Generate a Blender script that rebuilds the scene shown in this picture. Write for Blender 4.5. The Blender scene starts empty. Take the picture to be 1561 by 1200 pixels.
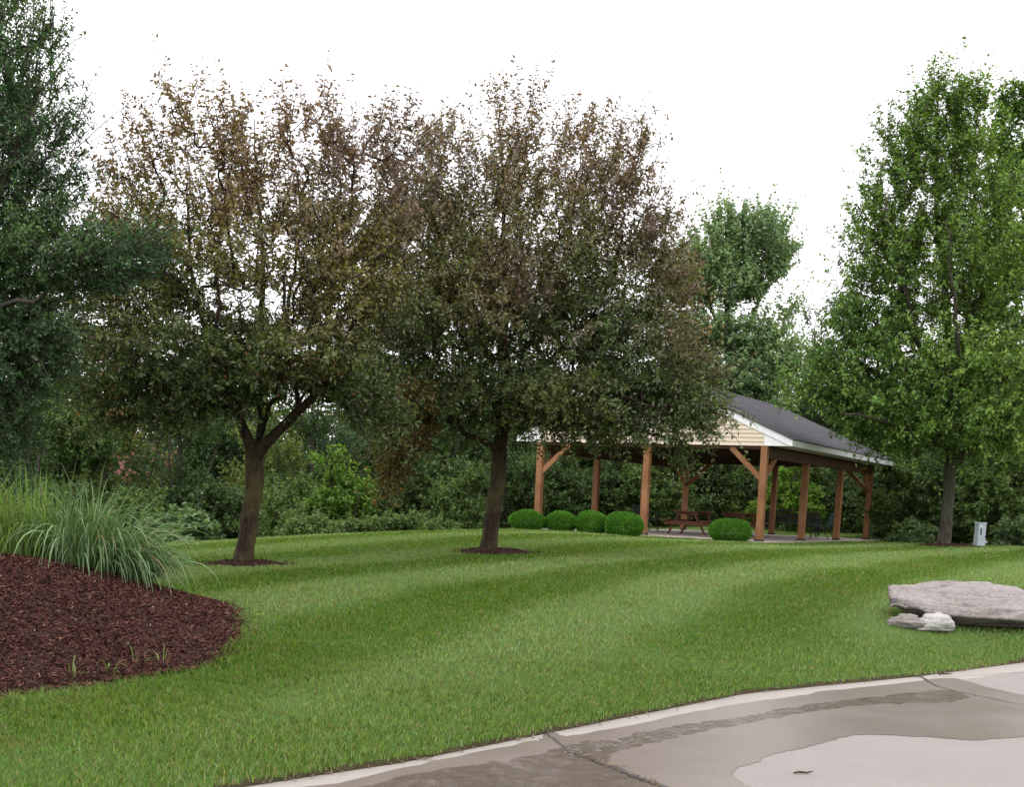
import bpy, math, random
import numpy as np
from mathutils import Vector, Matrix

C = bpy.context.scene.collection
SC = bpy.context.scene
rng = np.random.default_rng(7)
random.seed(7)

# ------------------------------------------------------------------ camera
FPX, CX, CY, EYE = 1950.0, 780.5, 1000.0, 1.5
PITCH, ROLL = math.radians(6.9), math.radians(2.55)
cam_data = bpy.data.cameras.new('camera')
cam = bpy.data.objects.new('camera', cam_data); C.objects.link(cam)
_a = math.pi / 2 - PITCH
RM = (Matrix.Rotation(_a, 3, 'X') @ Matrix.Rotation(ROLL, 3, 'Z'))
cam.matrix_world = Matrix.Translation((0, 0, EYE)) @ RM.to_4x4()
cam_data.sensor_fit = 'HORIZONTAL'; cam_data.sensor_width = 36.0
cam_data.lens = 36.0 * FPX / 1561.0
cam_data.shift_y = (CY - 600.0) / 1561.0
cam_data.clip_start = 0.1; cam_data.clip_end = 3000
SC.camera = cam

# ------------------------------------------------------------------ overcast sky and soft sun
SUN_EL, SUN_AZ = math.radians(58), math.radians(205)
w = bpy.data.worlds.new('World'); SC.world = w; w.use_nodes = True
nt = w.node_tree; nt.nodes.clear()
out = nt.nodes.new('ShaderNodeOutputWorld'); bg = nt.nodes.new('ShaderNodeBackground')
sky = nt.nodes.new('ShaderNodeTexSky'); sky.sky_type = 'NISHITA'; sky.sun_disc = False
sky.sun_elevation = SUN_EL; sky.sun_rotation = SUN_AZ
tc = nt.nodes.new('ShaderNodeTexCoord'); sep = nt.nodes.new('ShaderNodeSeparateXYZ')
nt.links.new(tc.outputs['Generated'], sep.inputs[0])
mr = nt.nodes.new('ShaderNodeMapRange'); mr.inputs[1].default_value = 0.0; mr.inputs[2].default_value = 1.0
nt.links.new(sep.outputs['Z'], mr.inputs[0])
cr = nt.nodes.new('ShaderNodeMix'); cr.data_type = 'RGBA'
cr.inputs['A'].default_value = (14.0, 13.8, 14.2, 1); cr.inputs['B'].default_value = (20.0, 19.7, 20.3, 1)
nt.links.new(mr.outputs[0], cr.inputs['Factor'])
mx = nt.nodes.new('ShaderNodeMix'); mx.data_type = 'RGBA'; mx.inputs['Factor'].default_value = 0.94
nt.links.new(sky.outputs[0], mx.inputs['A']); nt.links.new(cr.outputs['Result'], mx.inputs['B'])
nt.links.new(mx.outputs['Result'], bg.inputs[0]); bg.inputs[1].default_value = 0.1
nt.links.new(bg.outputs[0], out.inputs[0])
sd = bpy.data.lights.new('sun', 'SUN'); sd.energy = 0.7; sd.angle = math.radians(25); sd.color = (1.0, 0.96, 0.9)
so = bpy.data.objects.new('sun', sd); C.objects.link(so)
so.rotation_euler = (math.pi / 2 - SUN_EL, 0, math.radians(180) - SUN_AZ + math.radians(0))
so.location = (0, 0, 60)
SC.view_settings.view_transform = 'Standard'; SC.view_settings.look = 'None'
SC.view_settings.exposure = 0.40; SC.view_settings.gamma = 1.0
SC.view_settings.use_curve_mapping = False
SC.render.engine = 'CYCLES'
SC.cycles.max_bounces = 6; SC.cycles.diffuse_bounces = 3; SC.cycles.transmission_bounces = 3
SC.cycles.glossy_bounces = 2; SC.cycles.use_denoising = True
SC.cycles.caustics_reflective = False; SC.cycles.caustics_refractive = False

RN = np.array(RM)
def ray(x, y):
    d = RN @ np.array([(x - CX) / FPX, -(y - CY) / FPX, -1.0]); return d / d[1]
def at(x, y, Y): return ray(x, y) * Y + np.array([0, 0, EYE])
def onz(x, y, z):
    d = ray(x, y); return d * ((z - EYE) / d[2]) + np.array([0, 0, EYE])

# ------------------------------------------------------------------ helpers
def tag(o, label=None, cat=None, group=None, kind=None):
    if label: o['label'] = label
    if cat: o['category'] = cat
    if group: o['group'] = group
    if kind: o['kind'] = kind
    return o
def link(name, me, mat=None, parent=None):
    o = bpy.data.objects.new(name, me); C.objects.link(o)
    if mat is not None and me is not None:
        me.materials.clear(); me.materials.append(mat)
    if parent: o.parent = parent
    return o
def empty(name, loc=(0, 0, 0), rz=0.0, label=None, cat=None, group=None):
    o = bpy.data.objects.new(name, None); C.objects.link(o)
    o.location = loc; o.rotation_euler = (0, 0, rz); o.empty_display_size = 0.3
    return tag(o, label, cat, group)
def children(o): return [c for c in bpy.data.objects if c.parent == o]
def copy_tree(o, parent=None):
    c = o.copy(); C.objects.link(c)
    if parent: c.parent = parent
    for ch in children(o): copy_tree(ch, c)
    return c
def np_mesh(name, V, F, smooth=False, col=None):
    """V (n,3) ; F (m,k) all faces of k corners"""
    V = np.asarray(V, np.float32); F = np.asarray(F, np.int32)
    me = bpy.data.meshes.new(name); m, k = F.shape
    me.vertices.add(len(V)); me.vertices.foreach_set('co', V.ravel())
    me.loops.add(m * k); me.loops.foreach_set('vertex_index', F.ravel())
    me.polygons.add(m)
    me.polygons.foreach_set('loop_start', np.arange(0, m * k, k, dtype=np.int32))
    me.polygons.foreach_set('loop_total', np.full(m, k, np.int32))
    if smooth: me.polygons.foreach_set('use_smooth', np.ones(m, bool))
    if col is not None:
        ca = me.color_attributes.new('Col', 'FLOAT_COLOR', 'POINT')
        c4 = np.ones((len(V), 4), np.float32); c4[:, :3] = col
        ca.data.foreach_set('color', c4.ravel())
    me.update(calc_edges=True)
    return me
class MB:
    def __init__(s): s.v = []; s.f = []
    def add(s, vs, fs):
        b = len(s.v); s.v += [tuple(map(float, p)) for p in vs]; s.f += [tuple(b + i for i in f) for f in fs]
    def box(s, c, d, M=None):
        x, y, z = [q / 2 for q in d]
        vs = [Vector((sx * x, sy * y, sz * z)) for sz in (-1, 1) for sy in (-1, 1) for sx in (-1, 1)]
        if M is not None: vs = [M @ v for v in vs]
        vs = [v + Vector(c) for v in vs]
        s.add(vs, [(0, 2, 3, 1), (4, 5, 7, 6), (0, 1, 5, 4), (2, 6, 7, 3), (0, 4, 6, 2), (1, 3, 7, 5)])
    def bar(s, p0, p1, wd, h, up=(0, 0, 1)):
        p0 = Vector(p0); p1 = Vector(p1); d = p1 - p0; L = d.length; d.normalize()
        upv = Vector(up)
        sx = d.cross(upv)
        if sx.length < 1e-4: sx = d.cross(Vector((1, 0, 0)))
        sx.normalize(); u = sx.cross(d)
        M = Matrix((sx, d, u)).transposed()
        s.box((p0 + p1) / 2, (wd, L, h), M)
    def prism(s, pts, off):
        n = len(pts); off = Vector(off)
        a = [Vector(p) for p in pts]; b = [p + off for p in a]
        s.add(a + b, [tuple(range(n))[::-1], tuple(range(n, 2 * n))] + [(i, (i + 1) % n, n + (i + 1) % n, n + i) for i in range(n)])
    def tube(s, pts, r, k=8):
        pts = [Vector(p) for p in pts]; rr = r if hasattr(r, '__len__') else [r] * len(pts)
        rings = []
        for i, p in enumerate(pts):
            d = (pts[min(i + 1, len(pts) - 1)] - pts[max(i - 1, 0)]).normalized()
            a = d.orthogonal().normalized() if i == 0 else (a - d * a.dot(d)).normalized()
            b = d.cross(a)
            rings.append([p + (a * math.cos(t) + b * math.sin(t)) * rr[i] for t in [2 * math.pi * j / k for j in range(k)]])
        vs = [v for r_ in rings for v in r_]
        fs = [(i * k + j, i * k + (j + 1) % k, (i + 1) * k + (j + 1) % k, (i + 1) * k + j) for i in range(len(pts) - 1) for j in range(k)]
        fs += [tuple(range(k))[::-1], tuple((len(pts) - 1) * k + j for j in range(k))]
        s.add(vs, fs)
    def mesh(s, name, bevel=0, smooth=False):
        me = bpy.data.meshes.new(name); me.from_pydata(s.v, [], s.f); me.update()
        if smooth: me.polygons.foreach_set('use_smooth', [True] * len(me.polygons))
        return me
    def build(s, name, mat, parent=None, bevel=0, smooth=False):
        o = link(name, s.mesh(name, smooth=smooth), mat, parent)
        if bevel:
            m = o.modifiers.new('bevel', 'BEVEL'); m.width = bevel; m.segments = 2; m.limit_method = 'ANGLE'
        return o

# ------------------------------------------------------------------ materials
def mat(name):
    m = bpy.data.materials.new(name); m.use_nodes = True
    n = m.node_tree; b = n.nodes['Principled BSDF']; return m, n, b
def N(n, t, **k):
    x = n.nodes.new(t)
    for a, b in k.items(): setattr(x, a, b)
    return x
def ramp(n, fac, stops):
    r = N(n, 'ShaderNodeValToRGB'); e = r.color_ramp.elements
    while len(e) < len(stops): e.new(0.5)
    for i, (p, c) in enumerate(stops): e[i].position = p; e[i].color = (*c, 1)
    n.links.new(fac, r.inputs[0]); return r.outputs[0]
def noise(n, scale, detail=6, rough=.6, vec=None, dist=0):
    x = N(n, 'ShaderNodeTexNoise'); x.inputs['Scale'].default_value = scale; x.inputs['Detail'].default_value = detail
    x.inputs['Roughness'].default_value = rough; x.inputs['Distortion'].default_value = dist
    if vec is not None: n.links.new(vec, x.inputs['Vector'])
    return x.outputs['Fac']
def coords(n, scale=(1, 1, 1), kind='Object'):
    t = N(n, 'ShaderNodeTexCoord'); m = N(n, 'ShaderNodeMapping'); m.inputs['Scale'].default_value = scale
    n.links.new(t.outputs[kind], m.inputs[0]); return m.outputs[0]
def mixc(n, fac, a, b, mode='MIX'):
    x = N(n, 'ShaderNodeMix'); x.data_type = 'RGBA'; x.blend_type = mode
    for s, v in (('Factor', fac), ('A', a), ('B', b)):
        if isinstance(v, (int, float)): x.inputs[s].default_value = v
        elif isinstance(v, tuple): x.inputs[s].default_value = (*v, 1)
        else: n.links.new(v, x.inputs[s])
    return x.outputs['Result']
def bump(n, b, h, strength=.5, dist=.01):
    x = N(n, 'ShaderNodeBump'); x.inputs['Strength'].default_value = strength; x.inputs['Distance'].default_value = dist
    n.links.new(h, x.inputs['Height']); n.links.new(x.outputs[0], b.inputs['Normal']); return x

def noisy(name, c1, c2, scale=8, rough=.8, bs=.4, bd=.01, vscale=(1, 1, 1), stops=(.35, .65), detail=6, spec=.3):
    m, n, b = mat(name); v = coords(n, vscale)
    f = noise(n, scale, detail, .65, v)
    n.links.new(ramp(n, f, [(stops[0], c1), (stops[1], c2)]), b.inputs['Base Color'])
    b.inputs['Roughness'].default_value = rough; b.inputs['Specular IOR Level'].default_value = spec
    bump(n, b, noise(n, scale * 3, 5, .6, v), bs, bd)
    return m
def leaf_mat(name, rough=.45, trans=.35, spec=.35):
    m, n, b = mat(name)
    a = N(n, 'ShaderNodeVertexColor', layer_name='Col')
    n.links.new(a.outputs[0], b.inputs['Base Color']); b.inputs['Roughness'].default_value = rough
    b.inputs['Specular IOR Level'].default_value = spec
    t = N(n, 'ShaderNodeBsdfTranslucent'); n.links.new(mixc(n, 1.0, a.outputs[0], (1.15, 1.25, .55), 'MULTIPLY'), t.inputs[0])
    s = N(n, 'ShaderNodeMixShader'); s.inputs[0].default_value = trans
    n.links.new(b.outputs[0], s.inputs[1]); n.links.new(t.outputs[0], s.inputs[2])
    n.links.new(s.outputs[0], n.nodes['Material Output'].inputs[0])
    return m
M_LEAF = leaf_mat('leaves')
M_LEAF2 = leaf_mat('matt_leaves', .6, .3, .2)
M_GRASS = leaf_mat('grass_blade', .5, .35, .3)

def bark_mat(name, c1, c2, c3):
    m, n, b = mat(name); v = coords(n, (1, 1, .28))
    f = noise(n, 22, 8, .7, v, .6)
    base = ramp(n, f, [(.36, c1), (.62, c2)])
    g = noise(n, 2.2, 4, .6, coords(n))
    gm = N(n, 'ShaderNodeMapRange'); gm.inputs[1].default_value = .42; gm.inputs[2].default_value = .62; gm.inputs[4].default_value = .75
    n.links.new(g, gm.inputs[0])
    oc = N(n, 'ShaderNodeTexCoord'); sx = N(n, 'ShaderNodeSeparateXYZ'); n.links.new(oc.outputs['Object'], sx.inputs[0])
    hz = N(n, 'ShaderNodeMapRange'); hz.inputs[1].default_value = 2.4; hz.inputs[2].default_value = 1.0; n.links.new(sx.outputs['Z'], hz.inputs[0])
    mm = N(n, 'ShaderNodeMath', operation='MULTIPLY'); n.links.new(gm.outputs[0], mm.inputs[0]); n.links.new(hz.outputs[0], mm.inputs[1])
    n.links.new(mixc(n, mm.outputs[0], base, c3), b.inputs['Base Color'])
    b.inputs['Roughness'].default_value = .9; b.inputs['Specular IOR Level'].default_value = .15
    bump(n, b, f, 1.0, .02); return m
M_BARK = bark_mat('crabapple_bark', (.014, .010, .008), (.058, .038, .027), (.11, .095, .038))
M_BARK2 = bark_mat('grey_bark', (.022, .019, .015), (.085, .075, .06), (.07, .075, .045))

# ------------------------------------------------------------------ kerb line and terrain
kp = [(-150, 1330), (200, 1237), (380, 1196), (607, 1162), (826, 1118), (910, 1101), (1137, 1056), (1394, 1031), (1561, 1009)]
KP = np.array([onz(x, y, 0.03) for x, y in kp])
KY = np.concatenate([[-30, 0], KP[:, 1], [16.5, 20, 26, 34, 60, 400]])
KX = np.concatenate([[KP[0, 0] - 30, KP[0, 0] - 2.6], KP[:, 0], [8.6, 13, 20, 28, 45, 60]])
def kerbx(Y): return np.interp(Y, KY, KX)

cp = [at(370, 862, 19), at(745, 843, 23), at(300, 832, 30), at(420, 823, 31), at(600, 815, 33), at(780, 808, 35.5),
      at(960, 819, 34.5), at(1157, 828, 36), at(1330, 827, 46.5), at(1400, 831, 38), at(1440, 833, 36), at(1493, 834, 37), at(1561, 835, 38),
      at(1400, 957, 14.5), at(1561, 962, 14.5), at(360, 950, 11.7), at(300, 1020, 10), at(0, 1065, 8.6)]
for x, y in kp[1:]:
    p = onz(x, y, .03); p[2] = .05; cp.append(p)
for p in [(-14, 20, .0), (-16, 30, -.8), (-12, 12, .1), (-8, 16, .2), (-9, 38, -1.3), (-4, 42, -.6), (0, 42, .2), (6, 44, .63), (9, 50, .63), (-2, 50, -.9), (4, 56, .5), (14, 60, .6),
          (20, 50, .8), (26, 40, .9), (22, 28, .7), (12, 20, .4), (-12, 50, -2.6), (-30, 30, -2), (-30, 60, -3), (0, 66, -1.6), (30, 66, .2), (-10, 5, .05), (-30, 5, 0), (-5, 2, .03), (3, 40, .66), (5, 38, .67), (10, 42, .66), (7, 37.5, .66)]:
    cp.append(np.array(p))
cp = np.array(cp)
def _U(r2): return np.where(r2 > 1e-9, r2 * np.log(r2 + 1e-12), 0)
_n = len(cp); _K = _U(((cp[:, None, :2] - cp[None, :, :2]) ** 2).sum(-1)) + np.eye(_n) * 0.8
_P = np.c_[np.ones(_n), cp[:, :2]]
_A = np.block([[_K, _P], [_P.T, np.zeros((3, 3))]])
_w = np.linalg.solve(_A, np.r_[cp[:, 2], 0, 0, 0])
def terr0(X, Y):
    X = np.asarray(X, float); Y = np.asarray(Y, float); sh = X.shape; X = X.ravel(); Y = Y.ravel()
    Xc = np.clip(X, -32, 32); Yc = np.clip(Y, 1, 68)
    z = np.zeros(len(X))
    for i in range(0, len(X), 50000):
        r2 = (Xc[i:i + 50000, None] - cp[None, :, 0]) ** 2 + (Yc[i:i + 50000, None] - cp[None, :, 1]) ** 2
        z[i:i + 50000] = _U(r2) @ _w[:_n] + _w[_n] + _w[_n + 1] * Xc[i:i + 50000] + _w[_n + 2] * Yc[i:i + 50000]
    t = np.clip((Y - 66) / 40, 0, 1); z = z * (1 - t) + (-3.0) * t
    return z.reshape(sh)
# pavilion frame
PC = at(1157, 826, 36.0)
PU = ray(1878, 813); PU[2] = 0; PU /= np.linalg.norm(PU); PV = np.array([-PU[1], PU[0], 0])
PL, PW, PZ = 12.0, 7.05, PC[2]
def pav_uv(X, Y):
    dx = X - PC[0]; dy = Y - PC[1]
    return dx * PU[0] + dy * PU[1], dx * PV[0] + dy * PV[1]
def terr(X, Y):
    X = np.asarray(X, float); Y = np.asarray(Y, float)
    z = terr0(X, Y)
    u, v = pav_uv(X, Y)
    d = np.maximum(np.maximum(-.45 - u, u - PL - .45), np.maximum(-.45 - v, v - PW - .45))
    t = np.clip(1 - d / 1.6, 0, 1); t = t * t * (3 - 2 * t)
    return z * (1 - t) + np.where(d < .15, PZ - .06, PZ - .02) * t
def tz(x, y): return float(terr(np.array([x]), np.array([y]))[0])

def ground_at(px, py):
    d = ray(px, py); Yt = np.linspace(5, 60, 1101); P = d[None, :] * Yt[:, None] + np.array([0, 0, EYE])
    g = terr(P[:, 0], P[:, 1]); i = int(np.argmax(P[:, 2] < g)); return np.array([P[i, 0], P[i, 1], g[i]])
# lawn sheet, bounded by the kerb
sv = np.concatenate([[0, .02, .07], np.linspace(.2, 12, 60), np.linspace(12.4, 40, 70), np.linspace(42, 160, 30)])
yv = np.concatenate([np.linspace(-20, 4, 20), np.linspace(4.2, 60, 240), np.linspace(61, 200, 50)])
SS, YY = np.meshgrid(sv, yv); XX = kerbx(YY) - SS
ZZ = terr(XX, YY) + .012 * np.sin(XX * 2.1 + YY) * np.cos(YY * 1.7 - XX * .6) * np.clip(SS, 0, 1)
ZZ[:, 0] = -.05
def grid_faces(nr, nc):
    a = np.arange(nr * nc).reshape(nr, nc)
    return np.stack([a[:-1, :-1], a[:-1, 1:], a[1:, 1:], a[1:, :-1]], -1).reshape(-1, 4)
def lawn_col(X, Y):
    """mowing stripes, light off the bent blades painted as colour, plus patches of the turf itself"""
    X = np.asarray(X); Y = np.asarray(Y)
    # stripes sweep in an arc, wide near the road and swinging right with distance
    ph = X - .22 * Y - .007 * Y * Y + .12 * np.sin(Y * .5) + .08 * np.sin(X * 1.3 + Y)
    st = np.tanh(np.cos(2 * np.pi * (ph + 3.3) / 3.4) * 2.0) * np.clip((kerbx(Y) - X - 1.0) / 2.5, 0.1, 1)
    n1 = np.sin(X * 1.3 + 2 * np.sin(Y * .7)) * np.sin(Y * 1.1 + 1.7 * np.sin(X * .9 + .4))
    n2 = np.sin(X * 3.1 + 1.5 * np.sin(Y * 2.3 + X)) * np.sin(Y * 2.7 + 1.5 * np.sin(X * 2.1))
    n3 = np.sin(X * .5 + 1.4 * np.sin(Y * .37)) * np.sin(Y * .43 + 1.1)
    return st, n1 * .4 + n2 * .35 + .35 * np.sin(X * 6.3 + 2 * np.sin(Y * 5.1)) * np.sin(Y * 6.9 + 2 * np.sin(X * 4.7)), n3
def turf(X, Y, k=1.0, jit=None):
    st, n, n3 = lawn_col(X, Y)
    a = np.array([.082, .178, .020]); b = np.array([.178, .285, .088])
    t = np.clip(.45 + .38 * st + .2 * n3, 0, 1)[..., None]  # stripe sheen of the leaning blades painted into the colour, plus broad patches
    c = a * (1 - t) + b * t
    y = np.clip(.18 + .55 * n, 0, 1)[..., None]
    c = c * (1 - .36 * y) + np.array([.17, .22, .03]) * .36 * y
    return c * k
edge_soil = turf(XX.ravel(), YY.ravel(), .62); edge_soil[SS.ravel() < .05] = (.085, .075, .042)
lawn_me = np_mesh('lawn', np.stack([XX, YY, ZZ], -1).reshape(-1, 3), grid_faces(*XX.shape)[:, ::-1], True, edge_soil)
m, n, b = mat('turf_soil'); a = N(n, 'ShaderNodeVertexColor', layer_name='Col')
f = noise(n, 60, 6, .7, coords(n)); f2 = noise(n, 7, 4, .6, coords(n))
c1 = mixc(n, f, mixc(n, 1.0, a.outputs[0], (.45, .5, .5), 'MULTIPLY'), mixc(n, 1.0, a.outputs[0], (1.35, 1.25, 1.2), 'MULTIPLY'))
n.links.new(c1, b.inputs['Base Color']); b.inputs['Roughness'].default_value = .95; b.inputs['Specular IOR Level'].default_value = .1
bump(n, b, f, .8, .03)
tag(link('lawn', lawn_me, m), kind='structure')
gp = MB(); gp.add([(-1500, -300, -3.4), (1500, -300, -3.4), (1500, 2500, -3.4), (-1500, 2500, -3.4)], [(0, 1, 2, 3)])
tag(gp.build('ground', noisy('far_ground', (.05, .07, .025), (.09, .11, .04), .05)), kind='structure')

# ------------------------------------------------------------------ road
def concrete(name, c1, c2, r1=.75, r2=.85, bs=.25):
    m, n, b = mat(name); v = coords(n)
    f = noise(n, 1.3, 6, .65, v); g = noise(n, 55, 6, .85, v)
    c = ramp(n, f, [(.3, c1), (.7, c2)])
    c = mixc(n, .38, c, ramp(n, g, [(.35, tuple(q * .6 for q in c1)), (.65, tuple(min(1, q * 1.25) for q in c2))]))
    n.links.new(c, b.inputs['Base Color'])
    mr = N(n, 'ShaderNodeMapRange'); mr.inputs[3].default_value = r1; mr.inputs[4].default_value = r2
    n.links.new(f, mr.inputs[0]); n.links.new(mr.outputs[0], b.inputs['Roughness'])
    bump(n, b, g, bs, .004); return m
M_DRY = concrete('dry_concrete', (.200, .172, .158), (.245, .215, .20))
M_KERB = concrete('kerb_concrete', (.275, .245, .215), (.325, .295, .265))
M_WET = concrete('wet_concrete', (.128, .100, .082), (.165, .134, .115), .22, .38, .10)
M_SILT = concrete('silty_wet_concrete', (.10, .075, .045), (.20, .155, .11), .18, .4, .1)
dk = np.linspace(-20, 60, 321); xs = kerbx(dk)
# outward normal (towards the road) of the kerb line in plan
tx = np.gradient(xs, dk); nl = np.sqrt(1 + tx ** 2); nx, ny = 1 / nl, -tx / nl
# smooth normals
ker = np.ones(9) / 9; nx = np.convolve(np.pad(nx, 4, 'edge'), ker, 'valid'); ny = np.convolve(np.pad(ny, 4, 'edge'), ker, 'valid')
prof = [(0, -.06), (0, .012), (.006, .02), (.16, .022), (.30, .008), (.42, -.004), (.6, -.012), (1.0, -.006)]
KO = .42
def strip(prof):
    V = []
    for d, z in prof: V.append(np.c_[xs + nx * d, dk + ny * d, np.full(len(dk), z)])
    V = np.array(V); return V.reshape(-1, 3), grid_faces(len(prof), len(dk))
V, F = strip([(0, -.06), (0, .014), (.008, .022), (.30, .010)])
tag(link('kerb', np_mesh('kerb', V, F, True), M_KERB), kind='structure')
V, F = strip([(.30, .010), (.34, .006), (.42, .002), (.6, -.004), (1.0, -.004), (3, .0), (7, .01), (40, .01)])
road = link('road', np_mesh('road', V, F, True), M_DRY); tag(road, kind='structure')
dkd = np.linspace(-20, 60, 12001); xsd = np.interp(dkd, dk, xs)
def road_z(x, y):
    # distance from kerb line
    d = np.sqrt((xsd - x) ** 2 + (dkd - y) ** 2).min()
    return float(np.interp(d, [0, .008, .30, .34, .42, .6, 1, 3, 7], [.014, .022, .01, .006, .002, -.004, -.004, 0, .01]))
def smooth_loop(px, sub=6, jit=.0):
    P = np.array([onz(x, y, 0.0)[:2] for x, y in px]); nP = len(P); o = []
    for i in range(nP):
        p0, p1, p2, p3 = P[i - 1], P[i], P[(i + 1) % nP], P[(i + 2) % nP]
        for s in range(sub):
            t = s / sub
            q = .5 * ((2 * p1) + (-p0 + p2) * t + (2 * p0 - 5 * p1 + 4 * p2 - p3) * t * t + (-p0 + 3 * p1 - 3 * p2 + p3) * t ** 3)
            o.append(q + rng.normal(0, jit, 2))
    return np.array(o)
def in_poly(X, Y, P):
    X = np.asarray(X); Y = np.asarray(Y); ins = np.zeros(X.shape, bool); j = len(P) - 1
    for i in range(len(P)):
        xi, yi = P[i]; xj, yj = P[j]
        c = ((yi > Y) != (yj > Y)) & (X < (xj - xi) * (Y - yi) / (yj - yi + 1e-12) + xi)
        ins ^= c; j = i
    return ins
def sheet(name, px, mt, lift, jit=.012, sub=6):
    import bmesh
    from mathutils.geometry import tessellate_polygon
    P = smooth_loop(px, sub, jit)
    x0, y0 = P.min(0); x1, y1 = P.max(0)
    # fine grid clipped to the outline keeps the sheet on the curved gutter
    bm = bmesh.new(); vs = [bm.verts.new((p[0], p[1], 0)) for p in P]; bm.faces.new(vs)
    for c in np.arange(max(math.floor(x0), -3), x1, .12):
        bmesh.ops.bisect_plane(bm, geom=bm.verts[:] + bm.edges[:] + bm.faces[:], plane_co=(c, 0, 0), plane_no=(1, 0, 0))
    for c in np.arange(max(math.floor(y0), 4), min(y1, 16), .12):
        bmesh.ops.bisect_plane(bm, geom=bm.verts[:] + bm.edges[:] + bm.faces[:], plane_co=(0, c, 0), plane_no=(0, 1, 0))
    bmesh.ops.triangulate(bm, faces=bm.faces[:])
    for v_ in bm.verts: v_.co.z = road_z(v_.co.x, v_.co.y) + lift
    me = bpy.data.meshes.new(name); bm.normal_update(); bm.to_mesh(me); bm.free()
    for p in me.polygons: p.use_smooth = True
    return tag(link(name, me, mt), kind='structure')
wet = [(340, 1225), (516, 1199), (640, 1172), (796, 1138), (822, 1133), (836, 1122), (872, 1126), (960, 1110), (1061, 1089), (1137, 1075), (1220, 1063), (1288, 1054), (1386, 1043), (1440, 1037), (1475, 1040), (1561, 1060), (1800, 1100),
       (1800, 1118), (1561, 1124), (1492, 1129), (1430, 1125), (1363, 1121), (1310, 1121), (1273, 1127), (1240, 1137), (1212, 1143), (1180, 1150), (1152, 1163), (1122, 1172), (1115, 1179), (1129, 1192), (1146, 1204), (1160, 1240), (1100, 1340), (700, 1400), (200, 1330)]
sheet('wet_pavement', wet, M_WET, .0028)
silt = [(380, 1230), (560, 1200), (700, 1172), (800, 1158), (860, 1140), (920, 1131), (985, 1118), (1060, 1104), (1140, 1092), (1230, 1075), (1330, 1063), (1395, 1056), (1440, 1052), (1475, 1062), (1440, 1072), (1380, 1072), (1300, 1078), (1200, 1092), (1120, 1106), (1050, 1120), (975, 1138), (930, 1150), (950, 1175), (1010, 1215), (1000, 1300), (500, 1330)]
m, n, b = mat('silt'); v = coords(n)
f = noise(n, 3.5, 9, .75, v, .15)
n.links.new(ramp(n, f, [(.3, (.082, .062, .042)), (.5, (.112, .086, .062)), (.7, (.135, .108, .085))]), b.inputs['Base Color'])
b.inputs['Roughness'].default_value = .2
tr = N(n, 'ShaderNodeBsdfTransparent'); ms = N(n, 'ShaderNodeMixShader')
g = noise(n, 7, 9, .8, v, .2); mr_ = N(n, 'ShaderNodeMapRange'); mr_.inputs[1].default_value = .38; mr_.inputs[2].default_value = .62; mr_.inputs[4].default_value = .85
n.links.new(g, mr_.inputs[0]); n.links.new(mr_.outputs[0], ms.inputs[0]); n.links.new(tr.outputs[0], ms.inputs[1]); n.links.new(b.outputs[0], ms.inputs[2])
n.links.new(ms.outputs[0], n.nodes['Material Output'].inputs[0])
M_SILTY = m
sheet('silt_stain', silt, M_SILTY, .0050, .02)
# joints: narrow dark filled cracks
M_TAR = noisy('joint_filler', (.02, .02, .022), (.07, .065, .065), 30, .6)
def joint(name, px, wd, lift=.0075, mt=None):
    P = np.array([onz(x, y, .0) for x, y in px])
    Q = [];
    for i in range(len(P) - 1):
        for t in np.linspace(0, 1, 9)[:-1]: Q.append(P[i] * (1 - t) + P[i + 1] * t)
    Q.append(P[-1]); Q = np.array(Q); W = np.interp(np.linspace(0, 1, len(Q)), np.linspace(0, 1, len(wd)), wd)
    Q[:, :2] += rng.normal(0, .006, (len(Q), 2))
    T = np.gradient(Q[:, :2], axis=0); T /= np.linalg.norm(T, axis=1)[:, None]
    mb = MB(); vs = []
    for q, t_, w_ in zip(Q, T, W):
        w1 = w_ * random.uniform(.6, 1.3)
        for s in (-1, 1):
            x = q[0] - t_[1] * w1 * s / 2; y = q[1] + t_[0] * w1 * s / 2
            vs.append((x, y, road_z(x, y) + lift))
    mb.add(vs, [(2 * i, 2 * i + 1, 2 * i + 3, 2 * i + 2) for i in range(len(Q) - 1)])
    return tag(mb.build(name, mt or M_TAR), kind='structure')
joint('pavement_joint', [(824, 1118), (845, 1133), (866, 1147), (905, 1160), (950, 1177), (985, 1191), (1020, 1203), (1080, 1230)], [.014, .018, .022, .035, .05, .045, .03])
joint('pavement_joint', [(1391, 1030), (1407, 1038), (1426, 1047), (1455, 1054), (1500, 1063), (1561, 1076), (1700, 1105)], [.022, .02, .016, .012, .01])
joint('pavement_joint', [(1420, 1036), (1480, 1033), (1561, 1026), (1750, 1000)], [.006, .008, .01], mt=M_KERB)
# foam / pale lime streaks and debris along the gutter
mb = MB()
for i in range(230):
    t = random.random(); px = 860 + t * 400; py = np.interp(px, [860, 980, 1060, 1140, 1260], [1150, 1128, 1112, 1094, 1075]) + random.gauss(0, 3.2)
    p = onz(px, py, 0); a = random.gauss(.85, .5); L = random.uniform(.01, .05); wd = random.uniform(.002, .006)
    d = np.array([math.cos(a), math.sin(a)]); e = np.array([-d[1], d[0]]); z = road_z(p[0], p[1]) + .0085
    mb.add([(p[0] - d[0] * L / 2, p[1] - d[1] * L / 2, z), (p[0] + e[0] * wd, p[1] + e[1] * wd, z), (p[0] + d[0] * L / 2, p[1] + d[1] * L / 2, z), (p[0] - e[0] * wd, p[1] - e[1] * wd, z)], [(0, 3, 2, 1)])
tag(mb.build('gutter_foam', noisy('foam', (.24, .22, .20), (.42, .40, .38), 20)), kind='stuff', label='pale streaks of foam lying along the wet gutter', cat='foam')
mb = MB()
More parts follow.
